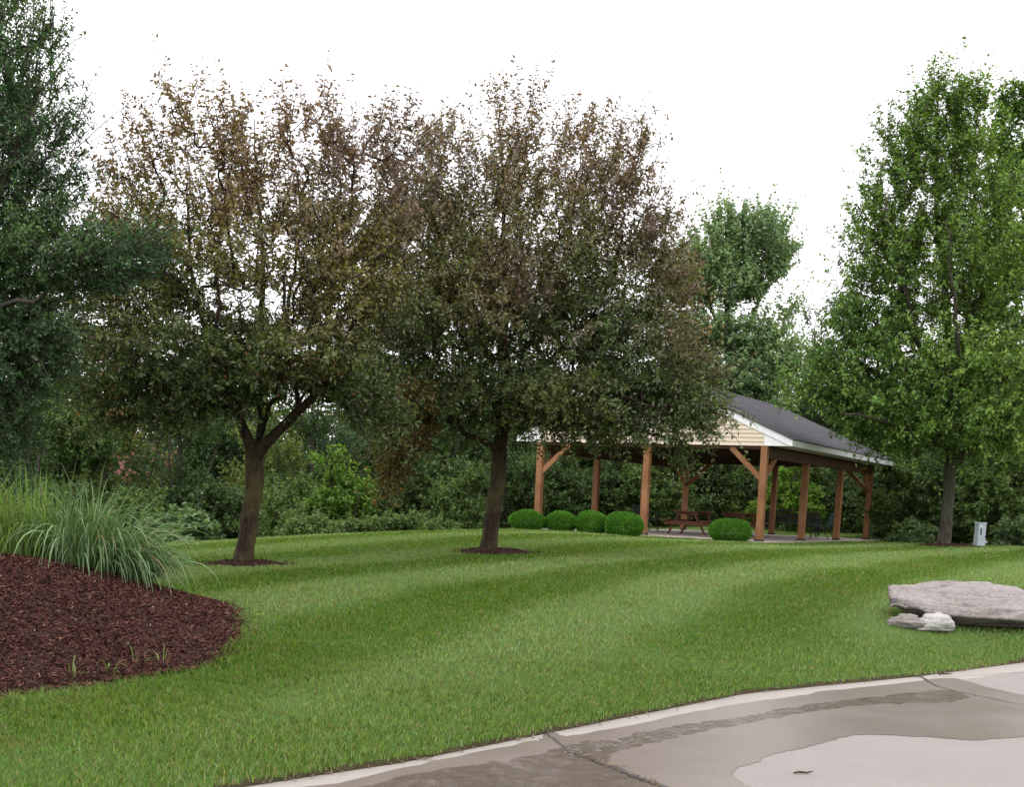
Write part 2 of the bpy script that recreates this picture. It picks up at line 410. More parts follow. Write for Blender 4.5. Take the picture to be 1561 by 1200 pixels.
for i in range(380):
    if random.random() < .85:
        Yk = random.uniform(6.3, 14); x = kerbx(Yk) + random.gauss(0, .035); y = Yk + random.gauss(0, .02); z = .03
    else:
        px = random.uniform(880, 1010); py = 1147 + (px - 870) * .4 + random.gauss(0, 2.5); p = onz(px, py, 0); x, y = p[0], p[1]; z = road_z(x, y) + .014
    a = random.uniform(0, 3.14); L = random.uniform(.01, .05)
    mb.bar((x, y, z), (x + math.cos(a) * L, y + math.sin(a) * L, z + random.uniform(0, .012)), random.uniform(.003, .010), .003)
tag(mb.build('leaf_litter', noisy('litter', (.05, .035, .02), (.2, .15, .09), 9)), kind='stuff', label='brown bits of leaf litter along the kerb and joint', cat='litter')
def twig(name, px, L, label, rz=.15):
    p = onz(*px, .01); mb = MB()
    mb.tube([(-L / 2, 0, .008), (-L * .2, .008, .012), (L * .15, -.004, .011), (L / 2, .014, .016)], [.005, .007, .006, .003], 6)
    o = mb.build(name, M_BARK); o.location = (p[0], p[1], road_z(p[0], p[1])); o.rotation_euler = (0, 0, rz); tag(o, label, 'twig')
twig('fallen_twig', (1225, 1178), .12, 'short dark twig lying on the pale dry concrete')
twig('fallen_twig', (1442, 1031), .2, 'thin dark twig lying on the kerb beside the lawn edge', .5)

# ------------------------------------------------------------------ mulch
bed_px = [(-150, 1087), (0, 1065), (60, 1057), (150, 1045), (250, 1029), (300, 1019), (345, 996), (362, 965), (358, 945)]
bedP = [tuple(ground_at(x, y)[:2]) for x, y in bed_px]
bedP += [(-2.75, 12.5), (-3.3, 13.1), (-4.2, 13.6), (-5.5, 13.8), (-7.5, 13.5), (-9, 12)]
bedP = np.array(bedP)
def loop_smooth(P, sub=5, jit=.0):
    o = []; nP = len(P)
    for i in range(nP):
        p0, p1, p2, p3 = P[i - 1], P[i], P[(i + 1) % nP], P[(i + 2) % nP]
        for s in range(sub):
            t = s / sub
            o.append(.5 * ((2 * p1) + (-p0 + p2) * t + (2 * p0 - 5 * p1 + 4 * p2 - p3) * t * t + (-p0 + 3 * p1 - 3 * p2 + p3) * t ** 3) + rng.normal(0, jit, 2))
    return np.array(o)
bedL = loop_smooth(bedP, 6, .012)
def dist_poly(X, Y, P):
    X = np.asarray(X, float); Y = np.asarray(Y, float); d = np.full(X.shape, 1e9)
    for i in range(len(P)):
        a = P[i - 1]; b = P[i]; e = b - a; t = np.clip(((X - a[0]) * e[0] + (Y - a[1]) * e[1]) / (e @ e + 1e-12), 0, 1)
        d = np.minimum(d, np.hypot(X - a[0] - t * e[0], Y - a[1] - t * e[1]))
    return d
def bed_h(X, Y):
    ins = in_poly(X, Y, bedL); d = dist_poly(X, Y, bedL)
    t = np.clip(d / 2.1, 0, 1); t = t * (2 - t)
    H = np.interp(X, [-5.5, -4.2, -2.3], [.60, .50, .20])
    return np.where(ins, H * t + np.clip(d / .08, 0, 1) * .03, -.03)
M_MULCH = noisy('mulch', (.014, .005, .004), (.075, .025, .017), 28, .9, 1.0, .03, stops=(.3, .72), detail=9)
M_CHIP = leaf_mat('mulch_chip', .85, 0.0, .2)
def mulch_patch(name, L, hf, lab):
    x0, y0 = L.min(0) - .1; x1, y1 = L.max(0) + .1; st = .07 if (x1 - x0) > 3 else .035
    gx = np.arange(x0, x1, st); gy = np.arange(y0, y1, st); X, Y = np.meshgrid(gx, gy)
    ins = in_poly(X, Y, L) | (dist_poly(X, Y, L) < st)
    Z = terr(X, Y) + hf(X, Y) + rng.normal(0, .008, X.shape)
    F = grid_faces(*X.shape); ok = ins.ravel()[F].all(1); F = F[ok]
    used = np.unique(F); mp = np.full(X.size, -1); mp[used] = np.arange(len(used))
    me = np_mesh(name, np.c_[X.ravel(), Y.ravel(), Z.ravel()][used], mp[F], True)
    return tag(link(name, me, M_MULCH), kind='structure')
mulch_patch('mulch_bed', bedL, bed_h, '')
def chips(cnt, L, hf, box, size=(.012, .045)):
    X = rng.uniform(box[0], box[1], cnt); Y = rng.uniform(box[2], box[3], cnt)
    k = in_poly(X, Y, L) | (dist_poly(X, Y, L) < rng.exponential(.045, cnt)); X = X[k]; Y = Y[k]; n_ = len(X)
    Z = terr(X, Y) + np.where(in_poly(X, Y, L), hf(X, Y), .02) + rng.uniform(.0, .02, n_)
    a = rng.uniform(0, 2 * np.pi, n_); tilt = rng.normal(0, .35, n_); Ls = rng.uniform(size[0], size[1], n_); Ws = rng.uniform(.004, .011, n_)
    D = np.c_[np.cos(a), np.sin(a), np.sin(tilt)]; E = np.c_[-np.sin(a), np.cos(a), rng.normal(0, .5, n_)]
    P = np.c_[X, Y, Z]
    V = np.stack([P - D * Ls[:, None] / 2 - E * Ws[:, None] / 2, P + D * Ls[:, None] / 2 - E * Ws[:, None] / 3, P + D * Ls[:, None] / 2 + E * Ws[:, None] / 3, P - D * Ls[:, None] / 2 + E * Ws[:, None] / 2], 1).reshape(-1, 3)
    c = np.array([.056, .019, .013]) * rng.uniform(.3, 1.9, n_)[:, None]
    pale = rng.random(n_) < .06; c[pale] = np.array([.20, .12, .085]) * rng.uniform(.5, 1.2, pale.sum())[:, None]
    return V, np.repeat(c, 4, 0)
Vc, Cc = chips(170000, bedL, bed_h, (-7, -2.1, 7.9, 13.6))
CV, CC = [Vc], [Cc]
RINGS = [('t1', at(372, 866, 19)[:2], .66, .62), ('t2', at(752, 850, 23)[:2], .72, .75), ('t3', at(1442, 833, 36)[:2], .9, .8)]
RP = []
for nm, c, rx, ry in RINGS:
    th = np.linspace(0, 2 * np.pi, 40, endpoint=False)
    rr = 1 + .07 * np.sin(3 * th + len(RP)) + .05 * np.sin(5 * th + 2) + rng.normal(0, .015, 40)
    L = np.c_[c[0] + rx * rr * np.cos(th), c[1] + ry * rr * np.sin(th)]; RP.append(L)
    hf = (lambda L_, c_: (lambda X, Y: np.clip(dist_poly(X, Y, L_) / .35, 0, 1) * .075 * in_poly(X, Y, L_) - .012))(L, c)
    mulch_patch('mulch_ring', L, hf, '')
    v_, c_ = chips(5000, L, hf, (c[0] - 1, c[0] + 1, c[1] - 1, c[1] + 1), (.02, .07)); CV.append(v_); CC.append(c_)
CV = np.concatenate(CV); CC = np.concatenate(CC)
me = np_mesh('mulch_chips', CV, np.arange(len(CV)).reshape(-1, 4), False, CC)
tag(link('mulch_chips', me, M_CHIP), 'dark red shredded bark chips scattered over the mulch', 'mulch', kind='stuff')

# ------------------------------------------------------------------ grass blades on the lawn
def blades(n_, y0, y1, hh, ww, margin=1.0):
    # uniform in area inside the view wedge
    Y = np.sqrt(rng.uniform(y0 ** 2, y1 ** 2, n_)); X = rng.uniform(-.415 * Y - margin, .415 * Y + margin)
    k = X < kerbx(Y) + rng.uniform(-.03, .05, len(X)) + .02 * np.sin(Y * 9)
    k &= ~(in_poly(X, Y, bedL) & (dist_poly(X, Y, bedL) > .04))
    for L in RP: k &= ~(in_poly(X, Y, L) & (dist_poly(X, Y, L) > .03))
    u, v = pav_uv(X, Y); k &= ~((u > -.42) & (u < PL + .42) & (v > -.42) & (v < PW + .42))
    X = X[k]; Y = Y[k]; m_ = len(X)
    Z = terr(X, Y) - .005
    st, nn, n3 = lawn_col(X, Y)
    edge = np.clip((kerbx(Y) - X) / .25, 0, 1)
    tuft = np.sin(X * 31 + 3 * np.sin(Y * 23)) * np.sin(Y * 37 + 3 * np.sin(X * 19)); H = hh * rng.uniform(.5, 1.3, m_) * (1 + .3 * nn + .35 * tuft); Wd = ww * rng.uniform(.7, 1.3, m_)
    az = rng.uniform(0, 2 * np.pi, m_); lean = rng.uniform(.1, .8, m_)
    dx = np.cos(az) * lean; dy = np.sin(az) * lean + st * .35      # rolled away from / towards the road
    s = rng.uniform(0, np.pi, m_)
    B = np.c_[X, Y, Z]; S = np.c_[np.cos(s), np.sin(s), np.zeros(m_)] * (Wd / 2)[:, None]
    Mid = B + np.c_[dx * H * .35, dy * H * .35, H * .6]; T = B + np.c_[dx * H, dy * H, H * (1 - .15 * lean)]
    V = np.stack([B - S, B + S, Mid + S * .8, T, Mid - S * .8], 1).reshape(-1, 3)
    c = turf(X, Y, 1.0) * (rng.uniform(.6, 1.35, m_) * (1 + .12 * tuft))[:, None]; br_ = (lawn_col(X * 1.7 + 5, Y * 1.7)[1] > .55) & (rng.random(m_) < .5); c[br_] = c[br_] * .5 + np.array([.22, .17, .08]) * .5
    y = rng.random(m_); pal = rng.random(m_) < .10; c[pal] = np.array([.27, .34, .17]) * rng.uniform(.7, 1.1, pal.sum())[:, None]; dry = y < .09; c[dry] = np.array([.26, .22, .10]) * rng.uniform(.6, 1.1, dry.sum())[:, None]
    yel = (y > .10) & (y < .28); c[yel] *= np.array([1.35, 1.05, .8])
    F = np.arange(m_ * 5).reshape(-1, 5)
    return V, F, np.repeat(c, 5, 0)
GV, GF, GC = [], [], []; off = 0
for args in [(240000, 5.8, 11, .042, .0065), (210000, 11, 18, .040, .009), (190000, 18, 28, .042, .015), (150000, 28, 42, .045, .022), (30000, 42, 56, .05, .03)]:
    V, F, c = blades(*args); GV.append(V); GF.append(F + off); GC.append(c); off += len(V)
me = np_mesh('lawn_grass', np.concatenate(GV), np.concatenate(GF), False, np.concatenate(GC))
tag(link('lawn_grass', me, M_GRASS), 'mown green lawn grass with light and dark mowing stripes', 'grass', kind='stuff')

#@@PART2
# ------------------------------------------------------------------ tree growing
def grow(paths, targets, wpl=.35, step=.22, curve=.35, gnarl=.03, seed=1):
    """paths: list of polylines of (x,y,z,r) ; the first starts at the ground, the others start on an existing node.
    targets attach to the nearest node, path length counted. Returns node arrays."""
    r_ = np.random.default_rng(seed)
    pos, par, rad, pl = [], [], [], []
    def addn(p, pa, r=0.0):
        pos.append(np.array(p, float)); par.append(pa); rad.append(r)
        pl.append(0 if pa < 0 else pl[pa] + np.linalg.norm(pos[-1] - pos[pa])); return len(pos) - 1
    for k, P in enumerate(paths):
        P = np.array(P, float)
        if k == 0: cur = addn(P[0, :3], -1, P[0, 3])
        else:
            d = np.linalg.norm(np.array(pos) - P[0, :3], axis=1); cur = int(d.argmin())
        # smooth resample
        Q = [P[0] if k == 0 else np.r_[pos[cur], P[0, 3]]] + list(P[1:])
        for i in range(len(Q) - 1):
            p0 = Q[max(i - 1, 0)]; p1 = Q[i]; p2 = Q[i + 1]; p3 = Q[min(i + 2, len(Q) - 1)]
            m = max(1, int(np.linalg.norm(p2[:3] - p1[:3]) / step))
            for s in range(1, m + 1):
                t = s / m
                q = .5 * ((2 * p1) + (-p0 + p2) * t + (2 * p0 - 5 * p1 + 4 * p2 - p3) * t * t + (-p0 + 3 * p1 - 3 * p2 + p3) * t ** 3)
                g = r_.normal(0, gnarl, 3) * (.4 if q[3] > .08 else 1); cur = addn(q[:3] + g, cur, q[3])
    base = np.array(pos[0]); minz = pos[0][2] + .0
    cap = len(pos) + len(targets) * 14 + 10
    A = np.zeros((cap, 3)); A[:len(pos)] = pos; PLA = np.zeros(cap); PLA[:len(pl)] = pl; n = len(pos)
    PAR = np.full(cap, -1); PAR[:n] = par; RAD = np.zeros(cap); RAD[:n] = rad
    ht = (A[:n, 2].max() - base[2])
    ok0 = A[:n, 2] - base[2] > .18 * ht; PLA[:n][~ok0] += 1000
    tips = []
    d0 = np.linalg.norm(targets - (base + [0, 0, .35 * ht]), axis=1)
    for ti in np.argsort(d0):
        T = targets[ti]
        D = T - A[:n]; dist = np.sqrt((D ** 2).sum(1))
        cost = dist + wpl * PLA[:n] * .35 + np.maximum(0, -D[:, 2]) * .35
        j = int(cost.argmin()); L = dist[j]; m = max(2, int(L / step)); m = min(m, 13)
        p0 = A[j].copy(); pj = PAR[j]
        dirp = (A[j] - A[pj]) if pj >= 0 else np.array([0, 0, 1.])
        dirp = dirp / (np.linalg.norm(dirp) + 1e-9); c1 = p0 + dirp * L * curve
        cur = j
        for s in range(1, m + 1):
            t = s / m; q = (1 - t) ** 2 * p0 + 2 * t * (1 - t) * c1 + t * t * T
            if s < m: q = q + r_.normal(0, gnarl * .8, 3)
            A[n] = q; PAR[n] = cur; PLA[n] = PLA[cur] + np.linalg.norm(q - A[cur]); cur = n; n += 1
        tips.append(cur)
    A = A[:n]; PAR = PAR[:n]; RAD = RAD[:n]
    return A, PAR, RAD, np.array(tips)

def pipe(PAR, RAD, tip=.004, e=2.35):
    n = len(PAR); acc = np.zeros(n)
    for i in range(n - 1, 0, -1):
        v = acc[i] if acc[i] > 0 else tip ** e
        acc[i] = v; acc[PAR[i]] += v * 1.0
    R = np.maximum(acc, tip ** e) ** (1 / e)
    return np.where(RAD > 0, np.where(RAD > .03, RAD * .86, np.maximum(RAD, R)), R)

def wood_mesh(name, A, PAR, R, flare=True, kmax=14):
    n = len(A)
    ch = [[] for _ in range(n)]
    for i in range(1, n): ch[PAR[i]].append(i)
    main = np.full(n, -1)
    for i in range(n):
        if ch[i]: main[i] = max(ch[i], key=lambda c: R[c])
    D = np.zeros((n, 3))
    for i in range(n):
        a = A[i] - A[PAR[i]] if i > 0 else np.zeros(3); b = A[main[i]] - A[i] if main[i] >= 0 else a
        d = a + b; D[i] = d / (np.linalg.norm(d) + 1e-9)
    V, F = [], []; ring = {}
    def k_of(r): return kmax if r > .08 else (8 if r > .03 else (5 if r > .012 else 3))
    def mk(p, d, r, k, wob=0):
        ref = np.array([1., .13, .07]) if abs(d[0]) < .85 else np.array([.1, 1., .1])
        a = ref - d * ref.dot(d); a /= np.linalg.norm(a); b = np.cross(d, a)
        t = np.arange(k) * 2 * np.pi / k
        rr = r * (1 + (wob * np.sin(3 * t + p[2] * 2) + wob * .6 * np.sin(5 * t - p[2] * 3)))[:, None]
        V.append(p + (np.cos(t)[:, None] * a + np.sin(t)[:, None] * b) * rr); return sum_off(k)
    cnt = [0]
    def sum_off(k):
        o = cnt[0]; cnt[0] += k; return o
    for i in range(1, n):
        p = PAR[i]; r = R[i]; rp = R[p]
        if main[p] == i: k = k_of(rp) if (p in ring and ring[p][1] == k_of(r)) else k_of(r)
        k = k_of(r)
        if main[p] == i and p in ring and ring[p][1] == k: o1 = ring[p][0]
        else:
            d = D[p] if main[p] == i else (A[i] - A[p]) / (np.linalg.norm(A[i] - A[p]) + 1e-9)
            fl = 1.0
            o1 = mk(A[p], d, (rp if main[p] == i else min(r * 1.25, rp)), k, .06 if rp > .06 else 0)
        o2 = mk(A[i], D[i], r, k, .06 if r > .06 else 0); ring[i] = (o2, k)
        j = np.arange(k); F.append(np.stack([o1 + j, o1 + (j + 1) % k, o2 + (j + 1) % k, o2 + j], 1))
    return np_mesh(name, np.concatenate(V), np.concatenate(F), True)

def leaf_arrays(P, D, Nn, L, W, c, fold=.18):
    D = D / np.linalg.norm(D, axis=1)[:, None]
    S = np.cross(D, Nn); S /= (np.linalg.norm(S, axis=1)[:, None] + 1e-9); U = np.cross(S, D)
    L = L[:, None]; W = W[:, None]
    mid = P + D * L * .45
    V = np.stack([P, mid - S * W / 2 + U * W * fold, P + D * L - U * L * .08, mid + S * W / 2 + U * W * fold], 1).reshape(-1, 3)
    return V, np.repeat(c, 4, 0)

def shoots(A, PAR, tips, sl, droop, up, outw, center, seed, nseg=4):
    """a leafy shoot at the end of each twig; returns polylines (m, nseg+1, 3)"""
    r_ = np.random.default_rng(seed); T = A[tips]; B = A[PAR[tips]]; d = T - B; d /= np.linalg.norm(d, axis=1)[:, None] + 1e-9
    o = T - center; o /= np.linalg.norm(o, axis=1)[:, None] + 1e-9
    upv = np.array([0, 0, 1.]); u = up(T) if callable(up) else np.full(len(T), up)
    d = d * .5 + o * outw + upv * u[:, None] + r_.normal(0, .42, d.shape); d /= np.linalg.norm(d, axis=1)[:, None]
    L = sl * r_.uniform(.5, 1.35, len(T)) * np.where(r_.random(len(T)) < .09, 2.0, 1); P = [T]; dr = droop(T) if callable(droop) else np.full(len(T), droop)
    for s in range(nseg):
        P.append(P[-1] + d * (L / nseg)[:, None]); d = d - upv * (dr / nseg)[:, None] + r_.normal(0, .10, d.shape); d /= np.linalg.norm(d, axis=1)[:, None]
    return np.stack(P, 1)
def leaves_on(SH, per, L, W, colf, flat=.4, seed=2, back=.0, spread=.75):
    r_ = np.random.default_rng(seed); m, q, _ = SH.shape; ns = q - 1
    I = np.repeat(np.arange(m), per); t = r_.uniform(-back, 1, len(I)) * ns; s = np.clip(t.astype(int), 0, ns - 1); f = (t - s)[:, None]
    a = SH[I, s]; b = SH[I, s + 1]; P = a + (b - a) * f; dd = (b - a); dd /= np.linalg.norm(dd, axis=1)[:, None] + 1e-9
    rv = r_.normal(0, 1, P.shape); rv -= dd * (rv * dd).sum(1)[:, None]; rv /= np.linalg.norm(rv, axis=1)[:, None]
    D = dd * (1 - spread) + rv * spread + r_.normal(0, .15, P.shape); D[:, 2] -= .12
    Nn = r_.normal(0, 1, P.shape) * (1 - flat); Nn[:, 2] += flat * 1.6
    sz = r_.uniform(.6, 1.3, len(P))
    P = P + rv * .008
    return leaf_arrays(P, D, Nn, L * sz, W * sz * r_.uniform(.8, 1.15, len(P)), colf(P, I, r_))
def add_shoot_nodes(A, PAR, R, SH, tips, r0=.0035):
    n = len(A); m, q, _ = SH.shape; newA = SH[:, 1:].reshape(-1, 3); p = np.zeros(m * (q - 1), int)
    for s in range(q - 1): p[s::q - 1] = tips if s == 0 else n + np.arange(m) * (q - 1) + s - 1
    rr = np.tile(np.linspace(r0, r0 * .55, q - 1), m)
    return np.r_[A, newA], np.r_[PAR, p], np.r_[R, rr]
def blob_targets(blobs, cnt, shell=.55, seed=3, clump=0.0, low=0.0):
    """blobs: (x,y,z,rx,ry,rz) ; density by volume, more towards the outside"""
    r_ = np.random.default_rng(seed); B = np.array(blobs, float); vol = B[:, 3] * B[:, 4] * B[:, 5]; zz = (B[:, 2] - B[:, 2].min()) / np.ptp(B[:, 2]); vol = vol ** .85 * (1 + low * np.clip(1 - zz * 1.7, 0, 1))
    k = r_.choice(len(B), cnt, p=vol / vol.sum()); d = r_.normal(0, 1, (cnt, 3)); d /= np.linalg.norm(d, axis=1)[:, None]
    rad = r_.uniform(0, 1, cnt) ** (1 / (3 + 2 * shell)) * r_.uniform(.75, 1.08, cnt)
    P = B[k, :3] + d * rad[:, None] * B[k, 3:6]
    if clump > 0:
        cc = P[r_.choice(cnt, max(8, cnt // 11))]; j = np.array([np.argmin(((cc - p) ** 2).sum(1)) for p in P]); P = P + (cc[j] - P) * clump
    return P
def make_tree(label, cat, group, base, paths, T, mats, leafp, grow_p={}, shoot_p={}, name='tree', tip=.005):
    """everything in coordinates relative to base"""
    A, PAR, RAD, tips = grow(paths, T, **grow_p)
    R = pipe(PAR, RAD, tip)
    SH = shoots(A, PAR, tips, **shoot_p)
    V, c = leaves_on(SH, **leafp)
    A2, P2, R2 = add_shoot_nodes(A, PAR, R, SH, tips, .0062 if tip < .006 else tip)
    root = empty(name, base, 0, label, cat, group)
    link('trunk', wood_mesh('trunk', A2, P2, R2), mats[0], root)
    link('crown', np_mesh('crown', V, np.arange(len(V)).reshape(-1, 4), False, c), mats[1], root)
    return root

def pxrel(base, Y):
    def f(px, py, dy=0): return at(px, py, Y + dy) - np.array(base)
    return f
# ------------------------------------------------------------------ crabapples
def crab(label, bpx, Y, base, trunkpts, limbs, blobs, cnt, per, colf, seed, up, droop, bark=M_BARK, leaf=(.062, .030), sl=.42, name='crabapple_tree', cat='tree', group=None, lm=None, wpl=.35):
    s = Y / FPX
    f = pxrel(base, Y)
    paths = [[(*f(x, y, d), r) for x, y, d, r in trunkpts]] + [[(*f(x, y, d), r) for x, y, d, r in L] for L in limbs]
    B = [(*f(x, y, d), rx * s, ry, rz * s) for x, y, rx, rz, d, ry in blobs]
    T = blob_targets(B, cnt, seed=seed, clump=.30, low=3.2)
    cen = f(*bpx)
    return make_tree(label, cat, group, base, paths, T, (bark, lm or M_LEAF),
                     dict(per=per, L=leaf[0], W=leaf[1], colf=colf, flat=.35, seed=seed + 1, back=.5),
                     dict(wpl=wpl, step=.2, gnarl=.022, seed=seed), dict(sl=sl, droop=droop, up=up, outw=1.0, center=cen, seed=seed), name)
def sin_noise(P, s, ph=0):
    return (np.sin(P[:, 0] * s + 1.7 * np.sin(P[:, 1] * s * .8 + ph)) + np.sin(P[:, 2] * s * 1.1 + 1.3 * np.sin(P[:, 0] * s * .9 + ph)) + np.sin(P[:, 1] * s * 1.2 + 2 * np.sin(P[:, 2] * s * .7 + ph))) / 3
def mixcol(t, a, b): t = np.clip(t, 0, 1)[:, None]; return np.array(a) * (1 - t) + np.array(b) * t
GREEN = (.096, .145, .050); OLIVE = (.215, .185, .058); BRONZE = (.225, .130, .082); MAUVE = (.205, .122, .145); RUST = (.24, .115, .035)
def colA(P, I, r_):
    h = (P[:, 2] - 2.6) / 3.6; nz = sin_noise(P, 1.6); per = r_.normal(0, .16, I.max() + 1)[I]
    c = mixcol(h * 1.1 + nz * .45 + per, GREEN, OLIVE)
    t = np.clip((h - .35) * 1.5 + sin_noise(P, 2.3, 2) * .5 + per, 0, 1) * .85
    c = c * (1 - t[:, None]) + mixcol(sin_noise(P, 1.1, 5) * .8 + .5 + (P[:, 0] * .12), BRONZE, MAUVE) * t[:, None]
    low = (P[:, 2] < 3.0) & (sin_noise(P, 1.9, 1) + r_.normal(0, .2, len(P)) > .62); c[low] = RUST
    pale = r_.random(len(P)) < .12; c[pale] = c[pale] * .4 + np.array([.27, .22, .18]) * .6
    return c * r_.uniform(.6, 1.45, len(P))[:, None]
def colB(P, I, r_):
    h = (P[:, 2] - 2.6) / 4.6; nz = sin_noise(P, 1.4, 3); per = r_.normal(0, .16, I.max() + 1)[I]
    c = mixcol(h * .8 + nz * .5 + per, GREEN, OLIVE)
    rad = np.hypot(P[:, 0], P[:, 1]) / 3.2
    t = np.clip((h - .38) * 1.7 + sin_noise(P, 1.9, 4) * .8 + per + (rad - .65) * .9, 0, 1) * .85
    c = c * (1 - t[:, None]) + mixcol(sin_noise(P, 1.3, 6) * .8 + .45, BRONZE, MAUVE) * t[:, None]
    low = (P[:, 2] < 2.9) & (P[:, 0] < -.9) & (r_.random(len(P)) < .55); c[low] = np.array(RUST) * .6 + np.array(OLIVE) * .4
    pale = r_.random(len(P)) < .12; c[pale] = c[pale] * .4 + np.array([.27, .23, .18]) * .6
    return c * r_.uniform(.6, 1.4, len(P))[:, None]
b1 = at(370, 862, 19); b1[2] = tz(b1[0], b1[1]) - .05
t1_trunk = [(369, 872, 0, .235), (370, 858, 0, .185), (375, 830, 0, .155), (382, 780, 0, .15), (388, 735, 0, .15), (388, 700, 0, .145), (384, 680, 0, .11), (374, 655, .1, .085), (366, 630, .2, .07), (372, 560, .5, .06), (395, 480, .6, .05), (400, 380, .4, .035), (390, 280, .2, .02), (385, 180, 0, .008)]
t1_limbs = [
    [(390, 705, 0, .11), (402, 682, -.1, .10), (425, 655, -.2, .085), (455, 628, -.3, .075), (478, 608, -.4, .07), (490, 588, -.4, .065), (515, 574, -.4, .055), (540, 566, -.4, .045), (560, 540, -.3, .03), (585, 480, -.2, .016)],
    [(478, 606, -.4, .05), (488, 560, -.2, .04), (495, 500, 0, .03), (510, 400, .2, .02), (520, 280, .2, .01)],
    [(388, 695, 0, .08), (396, 668, .4, .065), (398, 640, .6, .06), (392, 610, .8, .05), (430, 520, 1.1, .04), (450, 400, 1.2, .025), (455, 260, .8, .012)],
    [(370, 642, .15, .06), (345, 622, 0, .055), (318, 605, -.3, .05), (290, 585, -.5, .04), (255, 555, -.7, .03), (215, 535, -.8, .018)],
    [(372, 650, .1, .07), (350, 600, 0, .055), (335, 545, 0, .045), (310, 490, 0, .04), (290, 400, .1, .03), (285, 280, .2, .015)],
    [(366, 625, .2, .04), (340, 575, -.8, .035), (325, 520, -1.2, .03), (330, 430, -1.4, .02), (320, 330, -1.2, .01)],
    [(395, 660, .3, .045), (420, 600, -.9, .04), (440, 530, -1.3, .03), (430, 420, -1.4, .02)]]
t1_blobs = [(300, 250, 125, 100, 0, 1.6), (450, 260, 150, 100, 0, 1.7), (560, 290, 85, 110, 0, 1.2), (370, 400, 215, 110, 0, 2.3), (215, 420, 85, 110, -.2, 1.5), (540, 440, 90, 90, 0, 1.8),
            (290, 540, 150, 60, -.2, 2.0), (450, 545, 130, 55, -.2, 2.0), (200, 590, 85, 45, -.3, 1.2), (330, 590, 90, 32, -.5, 1.5), (530, 560, 60, 50, -.6, 1.0), (175, 640, 50, 24, -.3, .8), (255, 630, 60, 20, -.5, 1.0), (560, 620, 55, 40, -.4, .9), (150, 500, 50, 60, 0, .9), (120, 580, 40, 40, 0, .7), (160, 300, 40, 60, 0, .7), (595, 380, 50, 90, 0, 1.1), (610, 235, 45, 70, 0, .8), (250, 110, 10, 45, 0, .2), (335, 110, 14, 24, 0, .2), (500, 120, 14, 28, 0, .2), (150, 250, 25, 60, 0, .4),
            (240, 230, 35, 45, 0, .6), (270, 165, 30, 45, 0, .5), (490, 165, 40, 45, 0, .6), (590, 200, 35, 40, 0, .6)]
crab('bronze leaved crabapple with a forked mossy trunk, beside the tall ornamental grass', (375, 560), 19, b1, t1_trunk, t1_limbs, t1_blobs, 3700, 27, colA, 11,
     up=lambda T: np.clip((T[:, 2] - 3.2) * .16, -.15, .42), droop=lambda T: np.clip(.9 - (T[:, 2] - 2) * .25, .1, .9), sl=.44, leaf=(.075, .034))
b2 = at(745, 843, 23); b2[2] = tz(b2[0], b2[1]) - .05
t2_trunk = [(742, 853, 0, .24), (744, 838, 0, .19), (749, 800, 0, .165), (757, 740, 0, .16), (762, 690, 0, .16), (766, 650, 0, .13), (768, 600, 0, .11), (764, 540, .1, .09), (772, 450, .1, .07), (768, 350, 0, .045), (765, 260, 0, .02), (760, 190, 0, .008)]
t2_limbs = [
    [(760, 690, 0, .08), (738, 672, -.2, .065), (712, 662, -.4, .055), (690, 645, -.6, .045), (650, 640, -.8, .035), (622, 655, -1, .02), (612, 700, -1.1, .012), (620, 760, -1.1, .006)],
    [(765, 655, 0, .075), (742, 632, -.4, .06), (722, 620, -.6, .05), (690, 610, -.8, .04), (640, 560, -1, .025)],
    [(764, 660, 0, .08), (752, 620, .3, .07), (725, 560, .6, .055), (700, 470, .8, .04), (690, 360, .6, .02)],
    [(768, 640, 0, .08), (795, 600, -.3, .065), (830, 560, -.5, .055), (880, 510, -.6, .04), (930, 430, -.5, .025), (950, 330, -.4, .01)],
    [(768, 600, 0, .07), (800, 540, .4, .055), (840, 450, .5, .04), (870, 340, .4, .025), (885, 240, .3, .01)],
    [(768, 650, 0, .06), (820, 625, -.8, .045), (880, 610, -1.2, .035), (960, 610, -1.4, .022), (1030, 635, -1.4, .01)],
    [(768, 620, 0, .05), (780, 570, -1.0, .04), (760, 480, -1.5, .03), (740, 380, -1.4, .015)],
    [(768, 630, 0, .05), (840, 600, .9, .04), (930, 560, 1.4, .028), (1010, 530, 1.4, .012)]]
t2_blobs = [(720, 270, 110, 100, 0, 1.8), (870, 260, 110, 95, 0, 1.7), (940, 330, 85, 100, 0, 1.6), (790, 370, 200, 100, 0, 2.6), (640, 390, 85, 100, 0, 1.8), (980, 430, 65, 80, 0, 1.5),
            (780, 500, 210, 80, 0, 2.8), (960, 540, 100, 70, -.3, 1.8), (600, 520, 70, 80, -.3, 1.5), (680, 600, 110, 55, -.3, 2.0), (850, 610, 150, 52, -.4, 2.2), (1010, 600, 55, 40, -.8, 1.0), (1035, 640, 35, 30, -1.2, .6),
            (1020, 350, 25, 30, 0, .6), (960, 220, 35, 30, 0, .6), (620, 650, 50, 55, -1, .8), (600, 700, 32, 55, -1.1, .5), (905, 640, 70, 30, -1, .9), (640, 310, 50, 80, 0, 1.3), (1045, 575, 50, 45, -.3, 1.1), (1015, 470, 55, 60, 0, 1.3), (1000, 390, 45, 50, 0, 1.1), (1062, 628, 34, 28, -1, .8), (985, 215, 25, 25, 0, .4), (780, 160, 60, 22, 0, .6), (1035, 310, 16, 22, 0, .3), (780, 440, 150, 90, 0, 2.4), (985, 655, 25, 22, -1.3, .5), (1035, 695, 16, 30, -1.3, .35)]
